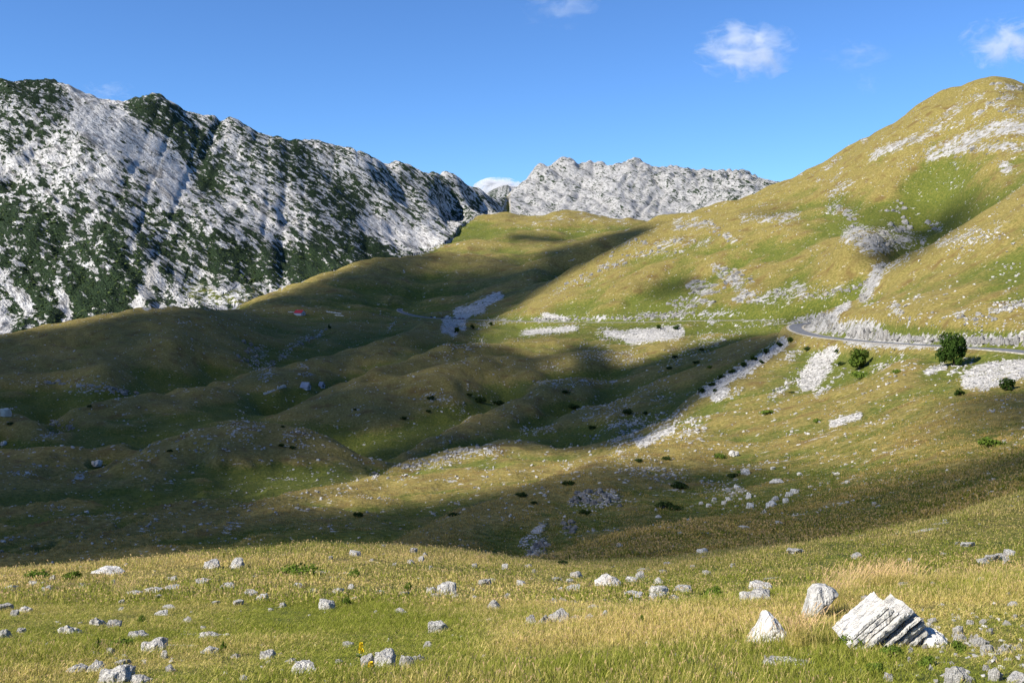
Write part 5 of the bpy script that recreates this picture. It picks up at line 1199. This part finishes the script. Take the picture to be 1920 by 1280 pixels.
for i, (px, py, w, h, lab) in enumerate([(1515, 656, 18, 15, "dark shrub just below the road bend"), (1570, 660, 14, 12, "small dark shrub at the road edge above the scree"), (1578, 684, 18, 13, "dark shrub on the right rim of the scree below the bend"), (1484, 737, 13, 8, "small shrub on the golden slope under the scree"),
    (1235, 617, 11, 9, "round shrub below the far road, left of a pair"), (1268, 617, 16, 9, "wide shrub below the far road, right of a pair"), (857, 624, 12, 11, "round dark shrub at the foot of the far scree"), (886, 616, 11, 9, "dark shrub right of the far scree"), (920, 610, 8, 7, "small dark shrub just under the far road"), (618, 616, 8, 8, "lone dark shrub on the valley plain"),
    (1482, 642, 14, 11, "highest shrub of the dark row along the left scree"), (1462, 650, 17, 11, "second shrub down the dark row along the left scree"), (1436, 664, 16, 11, "third shrub down the dark row along the left scree"), (1414, 676, 17, 11, "fourth shrub down the dark row along the left scree"), (1394, 688, 16, 10, "fifth shrub down the dark row along the left scree"),
    (1372, 700, 18, 10, "sixth shrub down the dark row along the left scree"), (1352, 712, 18, 10, "seventh shrub down the dark row along the left scree"), (1334, 724, 17, 10, "eighth shrub down the dark row along the left scree"), (1316, 737, 17, 11, "lowest shrub of the dark row along the left scree"), (1428, 682, 12, 9, "shrub standing in the middle of the left scree"), (1340, 735, 10, 7, "small shrub low on the left scree")]):
    bush("shrub", "shrub", lab, px, py, w, h, CROWN[2 + i % 2] if i > 3 else MAT_[i % 4], STEMS[i % 3], G_S)
G_J = "dark juniper mats on the hillsides"
JUN = [(1272, 914, 38, 15, "large juniper mat above a second pair on the shaded spur"), (1247, 951, 36, 15, "left juniper mat of the pair on the shaded spur"), (1267, 957, 28, 13, "right juniper mat of the pair on the shaded spur"), (1098, 964, 24, 12, "juniper mat below the ring of rocks"), (1082, 936, 18, 9, "small juniper mat left of the ring of rocks"),
 (1067, 909, 28, 11, "green juniper mat on the upper spur"), (977, 931, 24, 10, "juniper mat on the left edge of the spur"), (1000, 944, 16, 7, "little juniper mat below the spur edge"), (850, 967, 28, 9, "juniper mat low on the left end of the spur"), (672, 967, 22, 10, "juniper mat on the dark green valley slope"), (1250, 862, 20, 8, "right juniper mat at the top of the spur"), (1196, 866, 20, 9, "left juniper mat at the top of the spur"),
 (1375, 894, 26, 10, "juniper mat among rocks right of the spur"), (1055, 1059, 26, 11, "dark juniper at the edge of the meadow"), (1177, 776, 22, 11, "juniper mat in the stony bowl, right"), (1110, 804, 16, 9, "juniper mat in the stony bowl, lower left"), (1076, 765, 24, 10, "juniper mat in the stony bowl, upper left"), (900, 753, 28, 11, "long juniper mat on the mid valley ridge"), (934, 758, 24, 9, "juniper mat right of the long one on the mid valley ridge"),
 (880, 742, 14, 7, "small juniper mat above the mid valley ridge"), (808, 748, 19, 8, "juniper mat on the left of the mid valley ridge"), (803, 772, 11, 6, "tiny juniper mat left of the mid valley ridge"), (757, 786, 13, 7, "juniper mat on the brown valley hill"), (665, 769, 9, 5, "tiny juniper mat on the brown valley hill"), (1210, 776, 12, 7, "small juniper mat at the right of the stony bowl"), (1060, 736, 18, 6, "thin juniper mat on the far side of the bowl"),
 (1265, 671, 13, 7, "juniper mat on the dim slope under the far road, upper"), (1305, 682, 15, 8, "juniper mat on the dim slope under the far road, right"), (1255, 692, 14, 7, "juniper mat on the dim slope under the far road, lower"), (1315, 657, 11, 6, "small juniper mat near the top of the dim slope"), (528, 837, 13, 7, "left juniper mat of a pair on the valley dome"), (550, 841, 15, 7, "right juniper mat of a pair on the valley dome"), (530, 801, 9, 5, "tiny juniper mat near the crest of the valley dome"),
 (318, 846, 12, 5, "juniper mat on the left shoulder of the valley dome"), (168, 763, 10, 5, "juniper mat on the ridge at the far left"), (20, 796, 14, 6, "juniper mat under the boulder at the left edge")]
for i, (px, py, w, h, lab) in enumerate(JUN):
    bush("juniper_mat", "juniper", lab, px, py, w, h * .75, MAT_[i % 4], STEMS[i % 3], G_J, zf=.7)
G_H = "bright green herb patches on the slopes"
for i, (px, py, w, h, lab) in enumerate([(1615, 709, 40, 13, "bright green leafy patch below the lighter green tree"), (1860, 836, 54, 16, "bright green leafy patch at the right edge of the slope"), (1438, 776, 28, 8, "green leafy patch on the golden slope, left"), (1532, 792, 20, 8, "green leafy patch left of the small white slab field"), (1350, 858, 26, 8, "green leafy patch near the top of the spur"),
    (1680, 700, 22, 8, "green leafy patch right of the lighter green tree"), (1390, 888, 18, 6, "small green leafy patch beside the spur boulders"), (1330, 690, 12, 5, "small green leafy patch on the dim slope")]):
    bush("herb_patch", "herb patch", lab, px, py, w, h, HERB[i % 2], STEMS[i % 3], G_H, zf=.5)
for i, (px, py, w, h, lab) in enumerate([(1600, 1216, 52, 26, "bright green bush at the left foot of the layered rock"), (1668, 1232, 50, 20, "dark green bush in front of the layered rock"), (1738, 1250, 34, 18, "blue-green low plant in front of the speckled rock"), (1800, 1220, 30, 16, "low green plant among the white stones at right"), (70, 1085, 56, 12, "wide green patch near the left knoll crest"),
    (132, 1086, 40, 12, "green patch right of the wide one near the left knoll crest"), (560, 1078, 90, 13, "broad green leafy patch on the middle knoll"), (665, 1082, 26, 11, "small green leafy patch on the middle knoll"), (650, 1135, 18, 14, "leafy weed in the green part of the meadow"), (1340, 1120, 40, 16, "leafy green weeds right of the hollow"), (1180, 1122, 18, 9, "dark green weed among hollow rocks"),
    (765, 1108, 16, 14, "upright leafy weed left of the square block"), (265, 1168, 16, 12, "yellow-green weed in the left meadow"), (185, 1218, 16, 18, "tall leafy weed left of the furrowed rock"), (225, 1212, 52, 12, "dark green leafy patch left of the furrowed rock"), (420, 1222, 16, 16, "leafy weed right of the flat pale rock"), (1203, 1170, 12, 16, "thin leafy weed on the near mound"), (1380, 1195, 22, 16, "dark weed left of the pointed rock"), (1300, 1255, 26, 18, "dark weed near the bottom edge"), (1640, 1262, 44, 16, "green herbs at the bottom edge under the layered rock")]):
    bush("leafy_plant", "plant", lab, px, py, w, h * 1.15, HERB[i % 2], STEMS[i % 3], "leafy plants in the foreground meadow", zf=.5)

# tall yellow flower
M_YEL, nt, b = new_mat("yellow_petals"); b.inputs["Base Color"].default_value = (.75, .55, .02, 1)
M_STEM, nt, b = new_mat("green_stem"); b.inputs["Base Color"].default_value = (.12, .17, .03, 1)
def flower(px, py, h, label):
    p = surf(px, py); k_ = p[1] / F; H_ = h * k_
    root = add_obj("flower", None, label=label, category="flower"); root.location = p
    s = add_obj("stem", stem_mesh("stem", 9, 1, H_, .006), root); s.data.materials[0] = M_STEM
    r = np.random.default_rng(3); m_ = 90; t = r.uniform(.5, 1.0, m_); a = r.uniform(0, 6.28, m_); rad = .028 * (1.25 - t) + .008
    c = np.stack([np.cos(a) * rad, np.sin(a) * rad, t * H_], -1); e = .011
    d1 = np.stack([-np.sin(a), np.cos(a), np.zeros(m_)], -1) * e; d2 = np.stack([np.cos(a) * .4, np.sin(a) * .4, np.ones(m_) * .8], -1) * e
    co = np.stack([c - d1, c - d2, c + d1, c + d2], 1).reshape(-1, 3)
    add_obj("blossom", mesh_from("blossom", co, np.arange(m_ * 4).reshape(-1, 4), M_YEL, smooth=False), root)
    m_ = 16; a = r.uniform(0, 6.28, m_); t = r.uniform(.02, .4, m_); l = .09 * (1 - t)
    b0 = np.stack([np.zeros(m_), np.zeros(m_), t * H_], -1); tip = b0 + np.stack([np.cos(a) * l, np.sin(a) * l, l * .5], -1); sd = np.stack([-np.sin(a), np.cos(a), np.zeros(m_)], -1) * .016; md = (b0 + tip) / 2
    co = np.stack([b0, md - sd, tip, md + sd], 1).reshape(-1, 3)
    add_obj("leaf", mesh_from("leaf", co, np.arange(m_ * 4).reshape(-1, 4), M_STEM, smooth=False), root)
flower(677, 1243, 40, "tall yellow flower spike beside the white boulders at the bottom")
flower(695, 1258, 18, "short orange-yellow flower in front of the white boulders")

# tall dry stalks behind the layered rock
x = []; y = []
for (px, py, sp_, n_) in ((1640, 1098, 34, 70), (1610, 1105, 26, 40), (1680, 1098, 26, 36), (1560, 1130, 20, 24), (230, 1118, 14, 14), (1490, 1215, 26, 26)):
    for i in range(n_):
        p = surf(px + random.gauss(0, sp_), py + random.gauss(0, 4)); x.append(p[0]); y.append(p[1])
x = np.array(x); y = np.array(y); m_ = len(x)
T_TALL = [tuft("tall_stalks", 41 + i, 12, .07, .26, .50, .0032, .42, heads=.8, wind=.15) for i in range(3)]
scatter("tall_stalks", np.stack([x, y, ground_z(x, y)], -1), np.stack([np.zeros(m_), np.zeros(m_), rng.uniform(-1, 1, m_)], -1), np.stack([np.ones(m_)] * 3, -1) * rng.uniform(.7, 1.1, m_)[:, None], rng.uniform(.75, 1, m_), rng.integers(0, 3, m_), T_TALL, "tall dry grass stalks around the layered rock")

# ------------------------------------------------------------------ huts, walls and cars in the valley
def flat_mat(name, c, rough=.8, var=.25, scale=2.0):
    m, nt, b = new_mat(name); q = N(nt); tc = q.node("ShaderNodeTexCoord")
    nt.links.new(q.mix(q.ramp(q.noise(tc.outputs["Object"], scale, 4, .6), .35, .65), tuple(v * (1 - var) for v in c), tuple(min(1, v * (1 + var)) for v in c)), b.inputs["Base Color"]); b.inputs["Roughness"].default_value = rough
    return m
M_RED = flat_mat("red_roof_sheet", (.45, .035, .04), .5); M_GREYR = flat_mat("grey_roof_sheet", (.22, .25, .31), .5); M_WALL = flat_mat("hut_boards", (.38, .40, .44)); M_STONEW = flat_mat("stone_wall", (.42, .40, .38), .95, .4); M_DOOR = flat_mat("door_boards", (.07, .055, .045)); M_GLASS, nt, b = new_mat("window_glass"); b.inputs["Base Color"].default_value = (.03, .04, .05, 1); b.inputs["Roughness"].default_value = .08
M_SOIL = flat_mat("bare_soil", (.055, .032, .03), 1, .3, .3)
def part(name, parent, mat, build):
    bm = bmesh.new(); build(bm); bmesh.ops.recalc_face_normals(bm, faces=bm.faces[:]); me = bpy.data.meshes.new(name); bm.to_mesh(me); bm.free(); me.materials.append(mat); return add_obj(name, me, parent)
def bx(bm, x0, x1, y0, y1, z0, z1):
    v = [bm.verts.new((a, b_, c)) for c in (z0, z1) for (a, b_) in ((x0, y0), (x1, y0), (x1, y1), (x0, y1))]
    for f in ((0, 3, 2, 1), (4, 5, 6, 7), (0, 1, 5, 4), (1, 2, 6, 5), (2, 3, 7, 6), (3, 0, 4, 7)): bm.faces.new([v[i] for i in f])
def prism(bm, prof, y0, y1):
    a = [bm.verts.new((x_, y0, z_)) for x_, z_ in prof]; c = [bm.verts.new((x_, y1, z_)) for x_, z_ in prof]; m_ = len(prof)
    bm.faces.new(a[::-1]); bm.faces.new(c)
    for i in range(m_): bm.faces.new((a[i], a[(i + 1) % m_], c[(i + 1) % m_], c[i]))
def hut(label, px, py, L_, W_, wall, ridge, roofmat, rz, aframe=False):
    p = surf(px, py); root = add_obj("hut", None, label=label, category="hut"); root.location = (p[0], p[1], p[2] - .1); root.rotation_euler = (0, 0, rz)
    h = L_ / 2; e = .35
    part("wall", root, M_WALL, lambda bm: prism(bm, [(-W_ / 2, -.8), (W_ / 2, -.8), (W_ / 2, wall), (0, ridge - .12), (-W_ / 2, wall)], -h, h))
    sl = (ridge - wall) / (W_ / 2)
    for s in (-1, 1):
        part("roof", root, roofmat, lambda bm: prism(bm, [(0, ridge), (s * (W_ / 2 + e), wall - e * sl), (s * (W_ / 2 + e), wall - e * sl + .14), (0, ridge + .16)], -h - e, h + e))
    part("door", root, M_DOOR, lambda bm: bx(bm, -.45, .45, -h - .05, -h + .02, -.05, 1.85 if wall > 1.5 else 1.5))
    for s in (-1, 1):
        w = part("window", root, M_WALL, lambda bm: bx(bm, s * W_ * .3 - .4, s * W_ * .3 + .4, -h - .04, -h + .02, .9, 1.7)) if W_ > 4 and wall > 1.6 else None
        if w: part("pane", w, M_GLASS, lambda bm: bx(bm, s * W_ * .3 - .32, s * W_ * .3 + .32, -h - .06, -h - .03, .98, 1.62))
    return root
hut("white hut with a bright red roof on the valley plain", 562, 590, 11, 8, 2.4, 5.6, M_RED, math.radians(62))
hut("larger of two grey-roofed huts on the valley floor", 573, 728, 5.2, 4.2, 1.2, 4.0, M_GREYR, math.radians(68))
hut("smaller of two grey-roofed huts on the valley floor", 603, 725, 3.2, 2.8, 1.2, 3.3, M_GREYR, math.radians(50))
def wall_thing(label, px0, py0, px1, py1, hgt):
    a = surf(px0, py0); c = surf(px1, py1); root = add_obj("stone_wall", None, label=label, category="wall"); root.location = a
    d = c - a; L_ = float(np.linalg.norm(d[:2])); m_ = max(4, min(16, int(L_ / 1.1)))
    for i in range(m_):
        t = (i + .5) / m_; o = add_obj("stone", random.choice(BLOCK), root); x_, y_ = a[0] + d[0] * t, a[1] + d[1] * t
        o.scale = (L_ / m_ * 1.25, .9, hgt * random.uniform(.7, 1.2)); o.rotation_euler = (0, 0, math.atan2(d[1], d[0]) + random.uniform(-.15, .15)); o.location = (x_ - a[0], y_ - a[1], float(ground_z(x_, y_)) - a[2] - .2)
wall_thing("long pale stone wall right of the red-roofed hut", 612, 585, 640, 588, 1.4); wall_thing("short pale stone wall below the long one near the red roof", 628, 591, 644, 593, 1.2); wall_thing("low pale wall left of the red-roofed hut", 540, 585, 552, 586, 1.0)
wall_thing("broken stone wall of the ruined fold, left of the grey huts", 494, 740, 516, 732, 1.6); wall_thing("upper stone wall of the ruined fold, near the grey huts", 520, 730, 536, 726, 2.0)

def car(label, px, dist_i, color, side):
    """small car on the road deck; parts: body, cabin, four wheels, windows, lights"""
    i = int(dist_i); p = RD[i]; d = RD[i + 1] - RD[i]; nrm = np.array([-d[1], d[0]]) / np.hypot(d[0], d[1])
    root = add_obj("parked_car", None, label=label, category="car"); root["group"] = "cars on the far road"
    root.location = (p[0] + nrm[0] * side, p[1] + nrm[1] * side, p[2] + EYE + .07); root.rotation_euler = (0, math.atan2(-d[2], np.hypot(d[0], d[1])), math.atan2(d[1], d[0]))
    mb = flat_mat("car_paint", color, .35, .05)
    part("body", root, mb, lambda bm: prism(bm, [(-2.1, .35), (2.1, .35), (2.15, .75), (1.9, .92), (-1.95, .95), (-2.15, .8)], -.85, .85))
    part("cabin", root, mb, lambda bm: prism(bm, [(-1.6, .93), (1.05, .91), (.45, 1.45), (-1.15, 1.48)], -.74, .74))
    for s in (-1, 1): part("window", root, M_GLASS, lambda bm: prism(bm, [(-1.4, .98), (.85, .96), (.38, 1.38), (-1.05, 1.4)], s * .745, s * .755))
    part("windscreen", root, M_GLASS, lambda bm: bm.faces.new([bm.verts.new(v) for v in ((1.04, -.65, .96), (1.04, .65, .96), (.53, .65, 1.40), (.53, -.65, 1.40))]))
    for sx in (-1.3, 1.3):
        for sy in (-1, 1):
            w = part("wheel", root, M_DOOR, lambda bm: bmesh.ops.create_cone(bm, cap_ends=True, segments=12, radius1=.33, radius2=.33, depth=.22, matrix=Matrix.Translation((sx, sy * .78, .33)) @ Matrix.Rotation(math.pi / 2, 4, 'X')))
    for sy in (-1, 1): part("headlight", root, M_WALL, lambda bm: bx(bm, 2.08, 2.17, sy * .6 - .15, sy * .6 + .15, .62, .76))
rpx = RD[:, 0] / RD[:, 1] * F + 960
def near_px(px, lo, hi):
    c = np.nonzero((RD[:, 1] > lo) & (RD[:, 1] < hi))[0]; return int(c[np.argmin(np.abs(rpx[c] - px))])
for (px, lo, hi, colr, side, lab) in ((754, 1400, 1478, (.62, .66, .72), 0, "pale car on the hairpin curve of the far road"), (806, 1000, 1350, (.02, .03, .09), -1.4, "dark blue car, leftmost of those parked by the far scree"), (815, 1000, 1350, (.7, .72, .74), 1.3, "white car parked between dark cars by the far scree"), (826, 1000, 1350, (.03, .03, .05), -1.4, "dark car right of the white car by the far scree"),
                                      (851, 1000, 1350, (.03, .03, .035), -1.2, "black car passing in front of the far scree"), (859, 1000, 1350, (.10, .015, .02), -1.2, "dark red car in front of the far scree, left of two"), (867, 1000, 1350, (.08, .02, .03), -1.2, "dark red car in front of the far scree, right of two")):
    car(lab, px, near_px(px, lo, hi), colr, side)

# ------------------------------------------------------------------ clouds in sight
def cloud_mat(name, dens, scale, thr):
    m = bpy.data.materials.new(name); m.use_nodes = True; nt = m.node_tree; q = N(nt); nt.nodes.remove(nt.nodes["Principled BSDF"])
    tc = q.node("ShaderNodeTexCoord"); pv = q.node("ShaderNodeVolumePrincipled"); pv.inputs["Color"].default_value = (1, 1, 1, 1); pv.inputs["Anisotropy"].default_value = .2
    oi = q.node("ShaderNodeObjectInfo"); cb = q.node("ShaderNodeCombineXYZ"); nt.links.new(q.math('MULTIPLY', oi.outputs["Random"], 50.0), cb.inputs[0])
    va = q.node("ShaderNodeVectorMath", operation='ADD'); nt.links.new(tc.outputs["Object"], va.inputs[0]); nt.links.new(cb.outputs[0], va.inputs[1])
    n_ = q.noise(va.outputs[0], scale, 8, .68, .6)
    ln = q.node("ShaderNodeVectorMath", operation='LENGTH'); nt.links.new(tc.outputs["Object"], ln.inputs[0])
    f = q.math('SUBTRACT', 1.0, ln.outputs["Value"]); f = q.math('ADD', q.math('MULTIPLY', f, .5), q.math('MULTIPLY', q.math('SUBTRACT', n_, thr), 2.4)); f = q.math('MULTIPLY', f, 2.2, clamp=True)
    nt.links.new(q.math('MULTIPLY', f, dens), pv.inputs["Density"]); nt.links.new(pv.outputs[0], nt.nodes["Material Output"].inputs["Volume"])
    return m
M_CUM = cloud_mat("cumulus_vapour", .03, 1.8, .50); M_WISP = cloud_mat("thin_vapour", .0085, 2.0, .58); M_FAINT = cloud_mat("faint_vapour", .0022, 2.0, .60)
def cloud(label, px, py, w, h, dist, mat):
    bm = bmesh.new(); bmesh.ops.create_icosphere(bm, subdivisions=3, radius=1.0); me = bpy.data.meshes.new("cloud"); bm.to_mesh(me); bm.free(); me.materials.append(mat)
    o = add_obj("cloud", me, label=label, category="cloud", group="small clouds in the blue sky"); k_ = dist / F
    o.scale = (w * k_ / 2, max(w, h) * k_ / 2 * .8, h * k_ / 2); o.location = ((px - 960) * k_, dist, EYE + (HOR - py) * k_)
cloud("bright white cumulus peeping over the saddle beside the far peak", 935, 362, 110, 62, 11000, M_CUM)
cloud("wispy white cloud high in the middle of the sky", 1400, 95, 210, 125, 5200, M_WISP); cloud("ragged cloud cut by the right edge of the sky", 1885, 78, 175, 115, 5000, M_WISP); cloud("thin cloud cut by the top edge of the sky", 1050, 8, 190, 100, 5000, M_FAINT)
cloud("faint wisp right of the middle cloud", 1610, 105, 150, 70, 5000, M_FAINT); cloud("tiny faint puff above the right slope", 1625, 158, 60, 50, 5000, M_FAINT); cloud("faint puff touching the left ridge skyline", 205, 172, 110, 44, 7000, M_FAINT); cloud("low faint puff behind the right mountain's shoulder", 1450, 348, 60, 34, 9000, M_FAINT)
